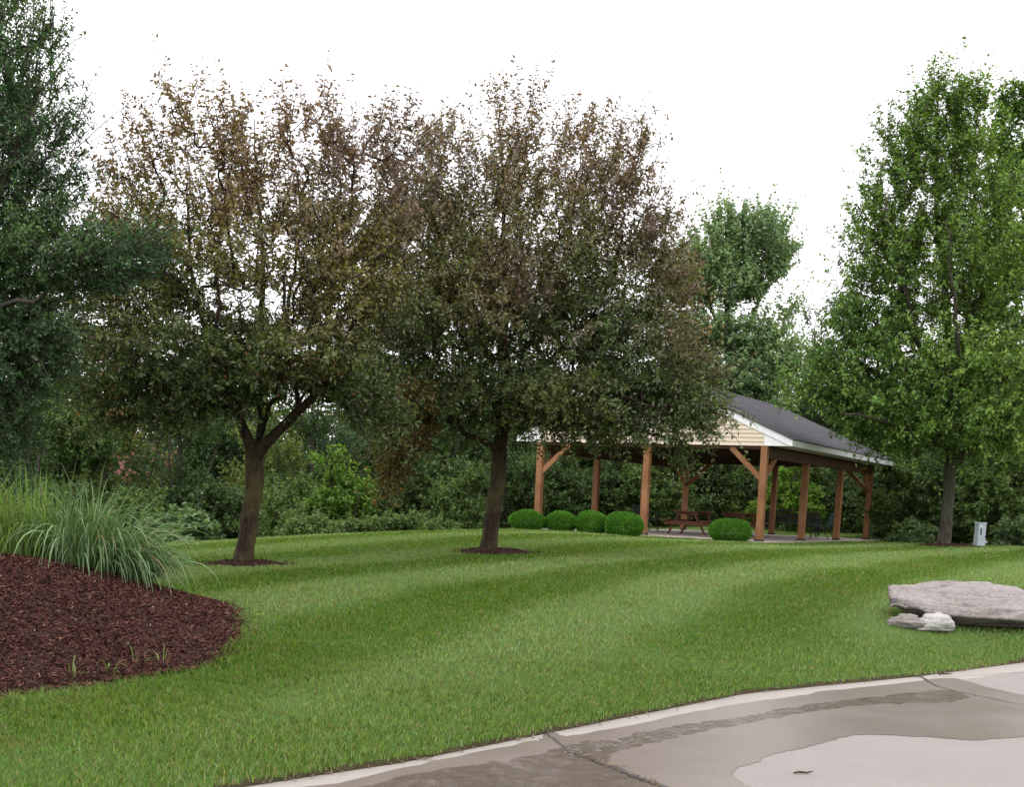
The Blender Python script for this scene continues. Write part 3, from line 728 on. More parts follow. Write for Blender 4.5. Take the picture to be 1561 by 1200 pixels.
crab('dark crabapple with a single leaning trunk and drooping brown lower branches', (765, 560), 23, b2, t2_trunk, t2_limbs, t2_blobs, 5900, 27, colB, 12,
     up=lambda T: np.clip((T[:, 2] - 3.6) * .13, -.2, .38), droop=lambda T: np.clip(1.1 - (T[:, 2] - 1.5) * .24, .1, 1.1), sl=.48, leaf=(.080, .036))
# left tree, close, trunk outside the frame
def colL(P, I, r_):
    nz = sin_noise(P, 1.7); per = r_.normal(0, .15, I.max() + 1)[I]
    return mixcol(.45 + nz * .5 + per, (.045, .105, .050), (.11, .19, .065)) * r_.uniform(.65, 1.35, len(P))[:, None]
b3 = at(-110, 900, 14.5); b3[2] = tz(b3[0], b3[1]) - .05
crab('blue green dense tree reaching in at the left edge of the photo', (-60, 400), 14.5, b3,
     [(-110, 912, 0, .25), (-108, 880, 0, .19), (-100, 780, 0, .17), (-95, 700, 0, .16), (-90, 560, 0, .13), (-85, 400, 0, .10), (-70, 200, 0, .06), (-50, 40, 0, .03), (-45, -60, 0, .01)],
     [[(-95, 690, 0, .09), (-40, 620, -.2, .06), (20, 590, -.3, .04), (70, 570, -.3, .02)], [(-92, 600, 0, .08), (-20, 500, .2, .06), (60, 440, .2, .04), (150, 400, .1, .025), (220, 385, 0, .01)],
      [(-88, 480, 0, .07), (-30, 360, -.3, .05), (20, 240, -.4, .03), (60, 120, -.3, .015)], [(-92, 560, 0, .06), (0, 470, -.8, .04), (70, 450, -1, .02)]],
     [(-40, 110, 100, 120, 0, 1.3), (20, 240, 90, 110, 0, 1.2), (60, 400, 85, 75, 0, 1.2), (60, 180, 55, 110, 0, .9), (150, 400, 80, 45, -.1, .7), (225, 375, 45, 28, -.1, .4), (-40, 330, 120, 150, 0, 1.6), (0, 540, 90, 90, 0, 1.2), (85, 75, 28, 60, 0, .4), (30, 30, 40, 50, 0, .6), (-20, 640, 60, 60, 0, .9), (60, 500, 60, 50, -.2, .7), (110, 300, 25, 60, 0, .4)],
     3000, 34, colL, 13, up=lambda T: np.full(len(T), .45), droop=lambda T: np.full(len(T), .3), bark=M_BARK2, leaf=(.046, .024), sl=.36, name='broadleaf_tree')

# ------------------------------------------------------------------ maples on the right
def colM(P, I, r_):
    nz = sin_noise(P, .9, 2); per = r_.normal(0, .2, I.max() + 1)[I]
    return mixcol(.4 + nz * .5 + per, (.105, .195, .046), (.255, .375, .090)) * r_.uniform(.65, 1.35, len(P))[:, None]
def maple(label, Y, base, trunkpts, limbs, blobs, cnt, per, seed, cen, leaf=(.115, .062), sl=.62, colf=colM, lm=None, name='maple_tree', bark=M_BARK2, group=None, up=.25, flat=.6, clump=.35):
    s = Y / FPX; f = pxrel(base, Y)
    paths = [[(*f(x, y, d), r) for x, y, d, r in trunkpts]] + [[(*f(x, y, d), r) for x, y, d, r in L] for L in limbs]
    B = [(*f(x, y, d), rx * s, ry, rz * s) for x, y, rx, rz, d, ry in blobs]
    T = blob_targets(B, cnt, seed=seed, clump=clump)
    return make_tree(label, 'tree', group, base, paths, T, (bark, lm or M_LEAF2),
                     dict(per=per, L=leaf[0], W=leaf[1], colf=colf, flat=flat, seed=seed + 1, back=.4, spread=.8),
                     dict(wpl=.3, step=.4, gnarl=.03, seed=seed), dict(sl=sl, droop=.25, up=up, outw=.6, center=f(*cen), seed=seed), name, tip=.009)
b4 = at(1440, 833, 36); b4[2] = tz(b4[0], b4[1]) - .05
m_trunk = [(1438, 840, 0, .31), (1439, 830, 0, .235), (1441, 800, 0, .195), (1446, 750, 0, .18), (1449, 715, 0, .175), (1450, 690, 0, .15), (1452, 620, 0, .13), (1450, 540, 0, .11), (1440, 440, 0, .11), (1430, 340, 0, .08), (1428, 240, 0, .05), (1430, 150, 0, .025), (1434, 105, 0, .01)]
m_limbs = [[(1450, 715, 0, .14), (1475, 690, -.3, .12), (1500, 672, -.5, .09), (1540, 640, -.8, .06), (1600, 600, -1, .03)],
           [(1450, 690, 0, .12), (1475, 600, .3, .11), (1490, 500, .4, .08), (1510, 380, .5, .05), (1525, 240, .5, .02)],
           [(1450, 680, 0, .10), (1425, 600, -.4, .09), (1395, 500, -.8, .07), (1370, 400, -1, .05), (1350, 300, -1, .02)],
           [(1450, 690, 0, .09), (1410, 640, .3, .08), (1350, 580, .5, .06), (1290, 540, .5, .03)],
           [(1450, 700, 0, .08), (1400, 665, -1, .07), (1340, 640, -1.6, .05), (1280, 630, -1.8, .02)],
           [(1452, 640, 0, .08), (1460, 560, -1.2, .07), (1455, 450, -1.9, .05), (1445, 340, -1.8, .02)],
           [(1450, 620, 0, .07), (1470, 560, 1.4, .06), (1470, 430, 2.0, .04)]]
m_blobs = [(1433, 150, 34, 42, 0, .8), (1410, 185, 42, 40, 0, .9), (1458, 165, 36, 42, 0, .9), (1335, 330, 35, 30, 0, .8), (1295, 470, 40, 40, 0, 1.1), (1250, 570, 45, 40, 0, 1.3), (1475, 190, 35, 50, 0, 1.0), (1385, 235, 40, 40, 0, 1.0), (1418, 235, 70, 62, 0, 1.4), (1385, 320, 75, 70, 0, 1.7), (1480, 300, 70, 90, 0, 1.7), (1345, 400, 62, 50, 0, 1.5), (1430, 420, 110, 90, 0, 2.6), (1520, 430, 70, 100, 0, 2.0),
           (1330, 500, 70, 45, 0, 1.8), (1400, 560, 130, 75, 0, 3.0), (1290, 585, 55, 45, 0, 1.6), (1500, 590, 110, 90, 0, 2.8), (1345, 628, 85, 38, -.2, 2.4), (1450, 655, 140, 45, -.4, 2.6), (1300, 348, 28, 14, 0, .5), (1240, 600, 34, 24, 0, .9), (1360, 210, 28, 18, 0, .5), (1320, 240, 18, 14, 0, .4),]
maple('tall bright green maple with straight grey trunk, beside the small metal pedestal', 36, b4, m_trunk, m_limbs, m_blobs, 3800, 34, 21, (1440, 560), sl=.68, up=.35, clump=.34)
b5 = at(1650, 833, 44); b5[2] = tz(b5[0], b5[1]) - .05
maple('green maple crowding the right edge, behind the tall maple', 44, b5,
      [(1650, 842, 0, .35), (1650, 830, 0, .28), (1648, 740, 0, .24), (1640, 600, 0, .2), (1620, 450, 0, .14), (1600, 300, 0, .08), (1580, 160, 0, .03)],
      [[(1642, 640, 0, .1), (1600, 560, 0, .08), (1560, 480, 0, .05)], [(1642, 600, 0, .1), (1590, 450, .3, .08), (1560, 330, .3, .05), (1545, 220, .3, .02)]],
      [(1556, 190, 38, 75, 0, 1.2), (1525, 250, 45, 55, 0, 1.4), (1540, 150, 25, 35, 0, .8), (1590, 320, 80, 110, 0, 2.2), (1570, 460, 80, 100, 0, 2.4), (1600, 620, 120, 110, 0, 3), (1540, 300, 35, 50, 0, 1.2)], 1500, 30, 22, (1640, 560), leaf=(.14, .10))
# cottonwood behind the pavilion
def colC(P, I, r_):
    per = r_.normal(0, .2, I.max() + 1)[I]
    return mixcol(.5 + sin_noise(P, .6) * .5 + per, (.145, .235, .105), (.28, .39, .165)) * r_.uniform(.7, 1.3, len(P))[:, None]
b6 = at(1117, 812, 64); b6[2] = tz(b6[0], b6[1]) - .1
maple('tall pale green cottonwood rising behind the pavilion roof', 64, b6,
      [(1117, 840, 0, .4), (1117, 800, 0, .33), (1117, 700, 0, .3), (1116, 620, 0, .26), (1113, 560, 0, .22), (1108, 500, 0, .17), (1110, 440, 0, .12), (1118, 380, 0, .07), (1125, 340, 0, .03)],
      [[(1116, 610, 0, .14), (1125, 560, 0, .13), (1140, 500, 0, .1), (1165, 440, 0, .08), (1185, 395, 0, .05)], [(1112, 550, 0, .12), (1095, 500, 0, .1), (1075, 440, 0, .06), (1070, 390, 0, .03)], [(1116, 620, 0, .1), (1150, 580, 0, .08), (1185, 520, 0, .05), (1200, 480, 0, .02)], [(1117, 650, 0, .1), (1080, 600, 0, .07), (1050, 540, 0, .04)]],
      [(1095, 372, 48, 36, 0, 1.8), (1150, 362, 50, 32, 0, 1.8), (1105, 430, 65, 40, 0, 2.2), (1185, 395, 30, 38, 0, 1.4), (1055, 430, 35, 50, 0, 1.5), (1155, 440, 30, 25, 0, 1.4), (1075, 510, 50, 30, 0, 1.8), (1140, 520, 55, 30, 0, 1.8), (1185, 545, 40, 35, 0, 1.5), (1120, 580, 75, 40, 0, 2.4), (1200, 480, 18, 20, 0, .8), (1060, 590, 40, 50, 0, 1.6), (1150, 610, 60, 30, 0, 2)],
      2300, 28, 23, (1120, 520), leaf=(.155, .125), sl=1.15, colf=colC, name='cottonwood_tree', up=.65, flat=.2, clump=.3)

# ------------------------------------------------------------------ generic trees and shrubs, shared meshes
def colG(a, b, s=.7):
    def f(P, I, r_):
        per = r_.normal(0, .2, I.max() + 1)[I]
        return mixcol(.45 + sin_noise(P, s, 1) * .55 + per, a, b) * r_.uniform(.65, 1.35, len(P))[:, None]
    return f
def generic(seed, H, spread, low, cnt, per, leaf, colf, sl=.8, tr=.2, name='tree', leaders=3):
    r_ = np.random.default_rng(seed)
    paths = [[(0, 0, -.3, tr * 1.3), (0, 0, .3, tr), (r_.normal(0, .15), r_.normal(0, .15), H * .3, tr * .8), (r_.normal(0, .3), r_.normal(0, .3), H * .6, tr * .5), (r_.normal(0, .4), r_.normal(0, .4), H * .95, .02)]]
    for k in range(leaders):
        a = 2 * math.pi * k / leaders + r_.uniform(0, 1); h0 = H * r_.uniform(.15, .3); q = spread * r_.uniform(.5, .8)
        paths.append([(0, 0, h0, tr * .5), (math.cos(a) * q * .4, math.sin(a) * q * .4, h0 + H * .15, tr * .4), (math.cos(a) * q * .8, math.sin(a) * q * .8, h0 + H * .35, tr * .25), (math.cos(a) * q, math.sin(a) * q, h0 + H * .5, .02)])
    B = []
    for k in range(16):
        h = low + (1 - low) * r_.uniform(0, 1); a = r_.uniform(0, 2 * math.pi); w_ = spread * math.sqrt(max(.05, 1 - ((h - .5) / .58) ** 2)); q = w_ * r_.uniform(.2, .68)
        s_ = w_ * r_.uniform(.35, .55); B.append((math.cos(a) * q, math.sin(a) * q, H * h * .93, s_, s_, s_ * r_.uniform(.55, .9)))
    T = blob_targets(B, cnt, seed=seed, clump=.4); T[:, 2] = np.maximum(T[:, 2], .15)
    A, PAR, RAD, tips = grow(paths, T, wpl=.3, step=.5, gnarl=.05, seed=seed)
    R = pipe(PAR, RAD, .009)
    SH = shoots(A, PAR, tips, sl=sl, droop=.35, up=.25, outw=.6, center=np.array([0, 0, H * .45]), seed=seed)
    V, c = leaves_on(SH, per, leaf[0], leaf[1], colf, flat=.45, seed=seed + 1, back=.5, spread=.8)
    A2, P2, R2 = add_shoot_nodes(A, PAR, R, SH, tips, .008)
    return wood_mesh('trunk', A2, P2, R2, kmax=8), np_mesh('crown', V, np.arange(len(V)).reshape(-1, 4), False, c)
DK = colG((.030, .062, .022), (.078, .128, .040)); MD = colG((.045, .092, .027), (.120, .185, .052)); BR = colG((.080, .165, .024), (.19, .31, .045), 1.2); BL = colG((.055, .110, .055), (.14, .215, .095)); YL = colG((.085, .125, .032), (.19, .235, .065))
VAR = {
    'dark': generic(41, 11, 3.9, .12, 1000, 26, (.19, .13), DK, .9),
    'mid': generic(42, 10, 3.6, .15, 950, 26, (.18, .12), MD, .9),
    'blue': generic(43, 11, 3.6, .18, 900, 26, (.18, .13), BL, .9),
    'open': generic(44, 12, 3.2, .3, 520, 24, (.17, .11), DK, .9, .24),
    'olive': generic(45, 10, 3.4, .1, 900, 26, (.18, .12), YL, .9),
    'bright': generic(46, 4.5, 1.9, .1, 620, 26, (.16, .10), BR, .5, .08),
    'shrub': generic(47, 3.2, 1.9, .02, 620, 28, (.13, .08), MD, .5, .05, leaders=5),
    'dshrub': generic(48, 3.4, 2.0, .02, 640, 28, (.12, .08), DK, .5, .05, leaders=5),
    'low': generic(49, 1.1, 1.2, .0, 320, 26, (.10, .06), MD, .3, .03, leaders=5),
    'viny': generic(50, 1.6, 1.5, .0, 380, 28, (.14, .10), BL, .35, .03, leaders=5)}
for k, (tm, cm) in VAR.items():
    tm.materials.append(M_BARK2); cm.materials.append(M_LEAF2)
def plant(kind, px, Y, toppy, label, name, cat, group, wide=1.0, H0=None):
    p = at(px, 790, Y); z = tz(p[0], p[1]) - .1
    H = {'dark': 11, 'mid': 10, 'blue': 11, 'open': 12, 'olive': 10, 'bright': 4.5, 'shrub': 3.2, 'dshrub': 3.4, 'low': 1.1, 'viny': 1.6}[kind]
    top = at(px, toppy, Y)[2]; s = max(.25, (top - z) / H)
    r = empty(name, (p[0], p[1], z), random.uniform(0, 6.28), label, cat, group)
    r.scale = (s * wide, s * wide, s)
    for nm, me in zip(('trunk', 'crown'), VAR[kind]): link(nm if kind not in ('shrub', 'dshrub', 'low', 'viny') else {'trunk': 'stems', 'crown': 'foliage'}[nm], me, None, r)
    return r
G1 = 'woodland trees beyond the lawn'; G2 = 'shrubs along the edge of the woodland'
woods = [
    ('blue', -40, 40, 560, 'blue green tree at the far left edge behind the grass clump', .9),
    ('mid', 60, 46, 570, 'mid green tree above the left end of the arching grass', 1.0),
    ('olive', 165, 50, 575, 'olive green tree above the middle of the arching grass', 1.0),
    ('open', 265, 48, 560, 'thin dark tree with sky showing through, left of the mossy forked trunk', 1.0),
    ('dark', 335, 56, 560, 'dark tree right behind the mossy forked trunk', .9),
    ('olive', 420, 47, 600, 'olive tree just right of the mossy forked trunk', .8),
    ('open', 480, 55, 560, 'sparse dark tree behind the bright green sapling', .9),
    ('blue', 560, 58, 570, 'blue green tree behind the brown hanging branches', .9),
    ('dark', 640, 52, 560, 'dark dense tree between the two crabapple trunks', .9),
    ('mid', 700, 55, 600, 'mid green tree just left of the leaning crabapple trunk', .9),
    ('dark', 780, 58, 590, 'dark tree right of the leaning crabapple trunk', .9),
    ('dark', 862, 62, 600, 'dark tree behind the left end post of the pavilion', .9),
    ('mid', 930, 62, 610, 'mid green tree behind the middle front post of the pavilion', .9),
    ('dark', 1000, 66, 600, 'dark tree behind the peak of the pavilion gable', .9),
    ('blue', 1060, 72, 570, 'blue green tree left of the cottonwood trunk', .8),
    ('mid', 1170, 72, 580, 'mid green tree right of the cottonwood trunk', .8),
    ('open', 1215, 66, 455, 'thin tree with sky gaps between the cottonwood and the tall maple', .62),
    ('dark', 1250, 64, 560, 'dark tree behind the sloping end of the pavilion roof', .9),
    ('mid', 1330, 60, 540, 'mid green tree behind the low eave corner of the pavilion', .9),
    ('dark', 1400, 58, 520, 'dark tree just left of the tall maple trunk', 1.0),
    ('mid', 1480, 55, 540, 'mid green tree behind the metal pedestal', 1.0),
    ('dark', 1560, 54, 480, 'dark tree at the right edge behind the metal pedestal', 1.0),
]
for k, px, Y, ty, lb, wd in woods: plant(k, px, Y, ty, lb, 'woodland_tree', 'tree', G1, wd)
plant('bright', 505, 41, 690, 'bright green sapling standing between the two crabapples', 'sapling', 'tree', None, .95)
plant('bright', 1200, 53, 700, 'light green sapling seen through the right bay of the pavilion', 'sapling', 'tree', None, 1.1)
shr = [
    ('shrub', 20, 33, 760, 'green shrub behind the left end of the arching grass', 1.2), ('dshrub', 110, 36, 745, 'dark shrub behind the middle of the arching grass', 1.2), ('shrub', 215, 37, 755, 'rounded green shrub behind the right end of the arching grass', 1.1),
    ('viny', 272, 35, 790, 'low green shrub just left of the mossy forked trunk', 1.2), ('dshrub', 330, 38, 745, 'dark shrub directly behind the mossy forked trunk', 1.1), ('shrub', 425, 38, 730, 'green shrub right of the mossy forked trunk', .9),
    ('dshrub', 585, 43, 730, 'dark shrub behind the brown hanging branch tips', 1.1), ('dshrub', 655, 44, 700, 'tall dark shrub right of the hanging branch tips', 1.0), ('shrub', 705, 43, 715, 'green shrub just left of the leaning crabapple trunk', .8),
    ('dshrub', 775, 46, 700, 'dark shrub just right of the leaning crabapple trunk', .9), ('dshrub', 845, 54, 690, 'tall dark shrub behind the leftmost clipped bush', 1.0), ('dshrub', 925, 55, 700, 'tall dark shrub behind the row of clipped bushes', 1.1),
    ('shrub', 1000, 55, 690, 'green shrub behind the front end of the picnic table', 1.1), ('dshrub', 1060, 57, 690, 'dark shrub behind the middle of the picnic tables', 1.1), ('shrub', 1110, 58, 715, 'green shrub behind the single clipped bush', 1.1), ('dshrub', 1150, 60, 690, 'dark shrub behind the corner post of the pavilion', 1.1),
    ('shrub', 1248, 55, 700, 'green shrub behind the green slatted bench', 1.0), ('dshrub', 1300, 54, 700, 'dark shrub between the two farthest right posts', 1.0), ('dshrub', 1352, 50, 690, 'dark shrub just right of the last pavilion post', 1.1),
    ('shrub', 1395, 46, 705, 'green shrub left of the tall maple trunk', 1.1), ('dshrub', 1465, 45, 690, 'dark shrub between the maple trunk and the pedestal', 1.1), ('shrub', 1530, 44, 700, 'green shrub right behind the metal pedestal', 1.2)]
for k, px, Y, ty, lb, wd in shr: plant(k, px, Y, ty, lb, 'shrub', 'shrub', G2, wd)
lows = [('low', 478, 34.5, 785, 'low bright green bush left of the sapling foot'), ('low', 540, 35.5, 790, 'low bright green bush right of the sapling foot'), ('low', 600, 36, 782, 'low bright green bush under the hanging branch tips'), ('low', 665, 37.5, 790, 'low yellowish green bush left of the leaning crabapple'),
        ('viny', 1345, 49, 800, 'low leafy bush at the end of the pavilion slab'), ('viny', 1385, 44, 798, 'low leafy bush left of the maple mulch ring'), ('viny', 1415, 41, 806, 'low leafy bush touching the maple trunk'), ('viny', 1545, 40, 795, 'pale leafy bush at the right edge beside the pedestal')]
for k, px, Y, ty, lb in lows: plant(k, px, Y, ty, lb, 'low_bush', 'bush', 'low bushes at the back of the lawn', 1.15 if k == 'low' else 1.1)
# far wood that reads as one mass
def far_wood():
    r_ = np.random.default_rng(77); nb = 520; V, Cc = [], []
    for i in range(nb):
        px = r_.uniform(-250, 1800); Y = r_.uniform(76, 105); p = at(px, 790, Y); g = -3.2
        top = at(px, np.interp(px, [-250, 0, 250, 600, 1000, 1250, 1350, 1800], [450, 480, 500, 520, 570, 600, 520, 480]) + r_.uniform(0, 120), Y)[2]
        q = 330; rad = r_.uniform(2, 3.6); d = r_.normal(0, 1, (q, 3)); d /= np.linalg.norm(d, axis=1)[:, None]; u = r_.uniform(.7, 1.05, (q, 1))
        cz = r_.uniform(g + 1, max(g + 2, top - rad * .7)); P = np.array([p[0], p[1], cz]) + d * u * [rad, rad, rad * .8]
        D = r_.normal(0, 1, (q, 3)); Nn = r_.normal(0, 1, (q, 3)); Nn[:, 2] += .8; s = r_.uniform(.25, .5, q)
        c = mixcol(r_.normal(.4, .3, q) + r_.normal(0, .25), (.022, .046, .018), (.065, .10, .04))
        a, b = leaf_arrays(P, D, Nn, s, s * .7, c); V.append(a); Cc.append(b)
    V = np.concatenate(V)
    tag(link('distant_woodland', np_mesh('distant_woodland', V, np.arange(len(V)).reshape(-1, 4), False, np.concatenate(Cc)), M_LEAF2), 'far dark green wood closing the view behind the nearer trees', 'woodland', kind='stuff')
far_wood()
#@@PART3
# ------------------------------------------------------------------ clipped bushes
def ball_bush(px, py, Y, rx, rz, label, seed):
    """clipped boxwood: dense small leaves on a slightly flattened, uneven ball"""
    r_ = np.random.default_rng(seed); p = at(px, py, Y); z = tz(p[0], p[1]) - .02
    root = empty('clipped_bush', (p[0], p[1], z), 0, label, 'bush', 'round clipped bushes in front of the pavilion')
    n_ = 17000; d = r_.normal(0, 1, (n_, 3)); d /= np.linalg.norm(d, axis=1)[:, None]
    wob = 1 + .035 * np.sin(d[:, 0] * 4 + seed) + .03 * np.sin(d[:, 1] * 5 + d[:, 2] * 4 + seed)
    sq = np.array([rx, rx * .97, rz]); dd = np.sign(d) * np.abs(d) ** .82; dd /= np.linalg.norm(dd, axis=1)[:, None] ** .9
    P = dd * sq * wob[:, None] * r_.uniform(.88, 1.04, n_)[:, None] ; P[:, 2] += rz * .94; k = P[:, 2] > .01; P = P[k]; d = d[k]
    D = d * .8 + r_.normal(0, .6, P.shape); Nn = d + r_.normal(0, .7, P.shape)
    c = mixcol(.5 + .35 * sin_noise(P * 3, 2.2, seed) + r_.normal(0, .25, len(P)), (.040, .135, .012), (.105, .275, .022))
    V, c = leaf_arrays(P, D, Nn, r_.uniform(.025, .045, len(P)), r_.uniform(.014, .024, len(P)), c)
    link('foliage', np_mesh('foliage', V, np.arange(len(V)).reshape(-1, 4), False, c), M_LEAF2, root)
    mb = MB()
    for i in range(9):
        a = i * .7; mb.tube([(0.03 * math.cos(a), .03 * math.sin(a), -.03), (rx * .3 * math.cos(a), rx * .3 * math.sin(a), rz * .8), (rx * .6 * math.cos(a), rx * .6 * math.sin(a), rz * 1.35)], [.018, .012, .005], 5)
    mb.build('stems', M_BARK2, root)
ball_bush(803, 809, 35.2, .48, .29, 'leftmost clipped round bush, partly behind its neighbour', 1)
ball_bush(855, 811, 35.3, .45, .29, 'second clipped round bush from the left in the row of four', 2)
ball_bush(901, 814, 35.0, .45, .32, 'third clipped round bush from the left in the row of four', 3)
ball_bush(950, 818, 34.6, .51, .34, 'largest clipped bush at the right end of the row of four', 4)
ball_bush(1112, 825, 35.6, .56, .33, 'single clipped round bush in front of the picnic tables', 5)

# ------------------------------------------------------------------ ornamental grass
M_BLADE = leaf_mat('grass_ribbon', .45, .3, .3)
def grass_clump(px, py, Y, n_, Lm, label, seed, bias=(0, 0), br=.3, cols=((.060, .120, .045), (.19, .285, .13)), wd=.012, up=1.6):
    r_ = np.random.default_rng(seed); p = at(px, py, Y)
    z = tz(p[0], p[1]) + max(0, float(bed_h(np.array([p[0]]), np.array([p[1]]))[0])) - .03
    az = r_.uniform(0, 2 * np.pi, n_); rr = br * np.sqrt(r_.uniform(0, 1, n_)); B = np.c_[np.cos(az) * rr, np.sin(az) * rr, np.zeros(n_)]
    az2 = az + r_.normal(0, .7, n_); ln = r_.uniform(.05, .75, n_) * (rr / br * .6 + .5)
    d = np.c_[np.cos(az2) * ln + bias[0], np.sin(az2) * ln + bias[1], np.full(n_, up)]; d /= np.linalg.norm(d, axis=1)[:, None]
    # follow the mound at the foot
    B[:, 2] = terr(B[:, 0] + p[0], B[:, 1] + p[1]) + np.maximum(0, bed_h(B[:, 0] + p[0], B[:, 1] + p[1])) - z - .02
    L = Lm * r_.uniform(.45, 1.15, n_); ns = 9; g = r_.uniform(.12, .46, n_) * (.75 + ln)
    side = np.cross(d, [0, 0, 1.]); side /= np.linalg.norm(side, axis=1)[:, None]; side += r_.normal(0, .5, side.shape); W = wd * r_.uniform(.6, 1.3, n_)
    V = []; P = B.copy()
    for s in range(ns + 1):
        t = s / ns; w_ = (W * (1 - t ** 2.2) * .5 + .0008)[:, None]; sd_ = side - d * (side * d).sum(1)[:, None]; sd_ /= np.linalg.norm(sd_, axis=1)[:, None]
        V.append(P - sd_ * w_); V.append(P + sd_ * w_)
        P = P + d * (L / ns)[:, None]; d = d.copy(); d[:, 2] -= g * (.35 + 1.7 * t); d /= np.linalg.norm(d, axis=1)[:, None]
    V = np.stack(V, 1); F = []
    for s in range(ns):
        b_ = np.arange(n_) * (2 * ns + 2) + 2 * s; F.append(np.stack([b_, b_ + 1, b_ + 3, b_ + 2], 1))
    c = mixcol(r_.uniform(0, 1, n_), *cols) * r_.uniform(.75, 1.25, n_)[:, None]
    dry = r_.random(n_) < .05; c[dry] = (.27, .22, .12)
    o = link('ornamental_grass', np_mesh('ornamental_grass', V.reshape(-1, 3), np.concatenate(F), True, np.repeat(c, 2 * ns + 2, 0)), M_BLADE)
    o.location = (p[0], p[1], z); tag(o, label, 'ornamental grass', 'clumps of tall grass on the mulch mound'); return o
grass_clump(150, 882, 12.35, 560, .98, 'largest arching grass clump, spilling right over the mulch edge', 5, (.30, -.15), .34, wd=.015, up=1.05)
grass_clump(196, 898, 12.45, 260, .80, 'arching grass clump at the right end of the mulch mound', 8, (.3, -.1), .22, wd=.013, up=.9)
grass_clump(100, 868, 12.9, 360, .92, 'arching grass clump left of the largest one', 6, (-.05, 0), .32, wd=.016, up=1.5)
grass_clump(35, 852, 12.6, 460, .88, 'upright yellowish green grass clump at the left edge', 7, (-.1, 0), .34, ((.12, .19, .035), (.17, .28, .05)), .010, 2.2)
grass_clump(-60, 852, 12.4, 400, .9, 'upright green grass clump cut by the left edge of the photo', 9, (0, 0), .34, ((.12, .19, .035), (.17, .28, .05)), .010, 2.2)
for i, (px, py, nb_, lb) in enumerate([(112, 1040, 16, 'small grass sprout at the lower mulch edge, left of two'), (168, 1030, 20, 'small grass sprout at the lower mulch edge, between two others'), (212, 1003, 12, 'small grass sprout farthest from the lawn edge'), (250, 1016, 10, 'small grass sprout nearest the tip of the mulch bed')]):
    o = grass_clump(px, py, np.interp(px, [130, 230], [9.2, 9.9]), max(6, nb_ // 2), .19, lb, 30 + i, (.1, 0), .05, ((.13, .20, .04), (.2, .27, .09)), .006, 1.2)
    o.name = 'grass_sprout'; o['category'] = 'weed'; o['group'] = 'grass sprouts in the mulch'

# ------------------------------------------------------------------ rocks
def rock_mat(name, c1, c2, c3):
    m, n, b = mat(name); v = coords(n, (.5, .8, 3.4)); v1 = coords(n, (.8, 1, 1.6))
    f = noise(n, 3.2, 9, .72, v, .7); g = noise(n, 26, 6, .75, v1); s = noise(n, 5.5, 8, .8, v1, 1.2)
    c = ramp(n, f, [(.32, c1), (.52, c2), (.72, c3)])
    c = mixc(n, .35, c, ramp(n, g, [(.38, tuple(q * .45 for q in c1)), (.58, c3)]))
    k = N(n, 'ShaderNodeMapRange'); k.inputs[1].default_value = .56; k.inputs[2].default_value = .63; k.inputs[4].default_value = .7
    n.links.new(s, k.inputs[0])
    n.links.new(mixc(n, k.outputs[0], c, tuple(q * .55 for q in c1)), b.inputs['Base Color'])
    b.inputs['Roughness'].default_value = .92; b.inputs['Specular IOR Level'].default_value = .15
    h = N(n, 'ShaderNodeMath', operation='ADD'); n.links.new(f, h.inputs[0]); n.links.new(g, h.inputs[1])
    bump(n, b, h.outputs[0], .8, .018); return m
M_ROCK = rock_mat('limestone', (.15, .130, .118), (.27, .24, .225), (.36, .33, .31))
M_ROCK2 = rock_mat('pale_limestone', (.30, .285, .27), (.44, .42, .405), (.52, .50, .49))
from mathutils import noise as mnoise
def rock(name, prof, label, loc, rz, mt, seed, nu=150, nv=70):
    """prof(t, a) -> (x, y, z) sweep along the length; noise displaced"""
    V = []
    for i in range(nu + 1):
        for j in range(nv): V.append(prof(i / nu, 2 * math.pi * j / nv))
    V = np.array(V); O = []
    for q in V:
        p = Vector((q[0] * 1.0, q[1] * 1.0, q[2] * 3.2)) + Vector((seed, seed * .7, 0))
        nz = mnoise.fractal(p * 1.3, .9, 2.1, 5) * .050 + (abs(mnoise.noise(p * 2.1)) - .3) * .05 + mnoise.fractal(p * 8, .8, 2.2, 3) * .006
        st = math.floor((q[2] + mnoise.noise(p * .9) * .05) / .055) * .055 - q[2]   # bedding ledges
        r2 = Vector((q[0] * .15, q[1], q[2] * 1.3)); r2 = r2.normalized() if r2.length > 1e-6 else Vector((0, 0, 1))
        O.append(Vector(q) + r2 * (nz + (.35 * st if abs(q[2]) > .02 else 0)))
    F = []
    for i in range(nu):
        for j in range(nv): F.append((i * nv + j, i * nv + (j + 1) % nv, (i + 1) * nv + (j + 1) % nv, (i + 1) * nv + j))
    mb = MB(); mb.add(O, F + [tuple(range(nv))[::-1], tuple(nu * nv + j for j in range(nv))])
    o = mb.build(name, mt); o.location = loc; o.rotation_euler = (0, 0, rz); tag(o, label, 'rock')
    me = o.data; me.polygons.foreach_set('use_smooth', [True] * len(me.polygons)); me.update(); return o
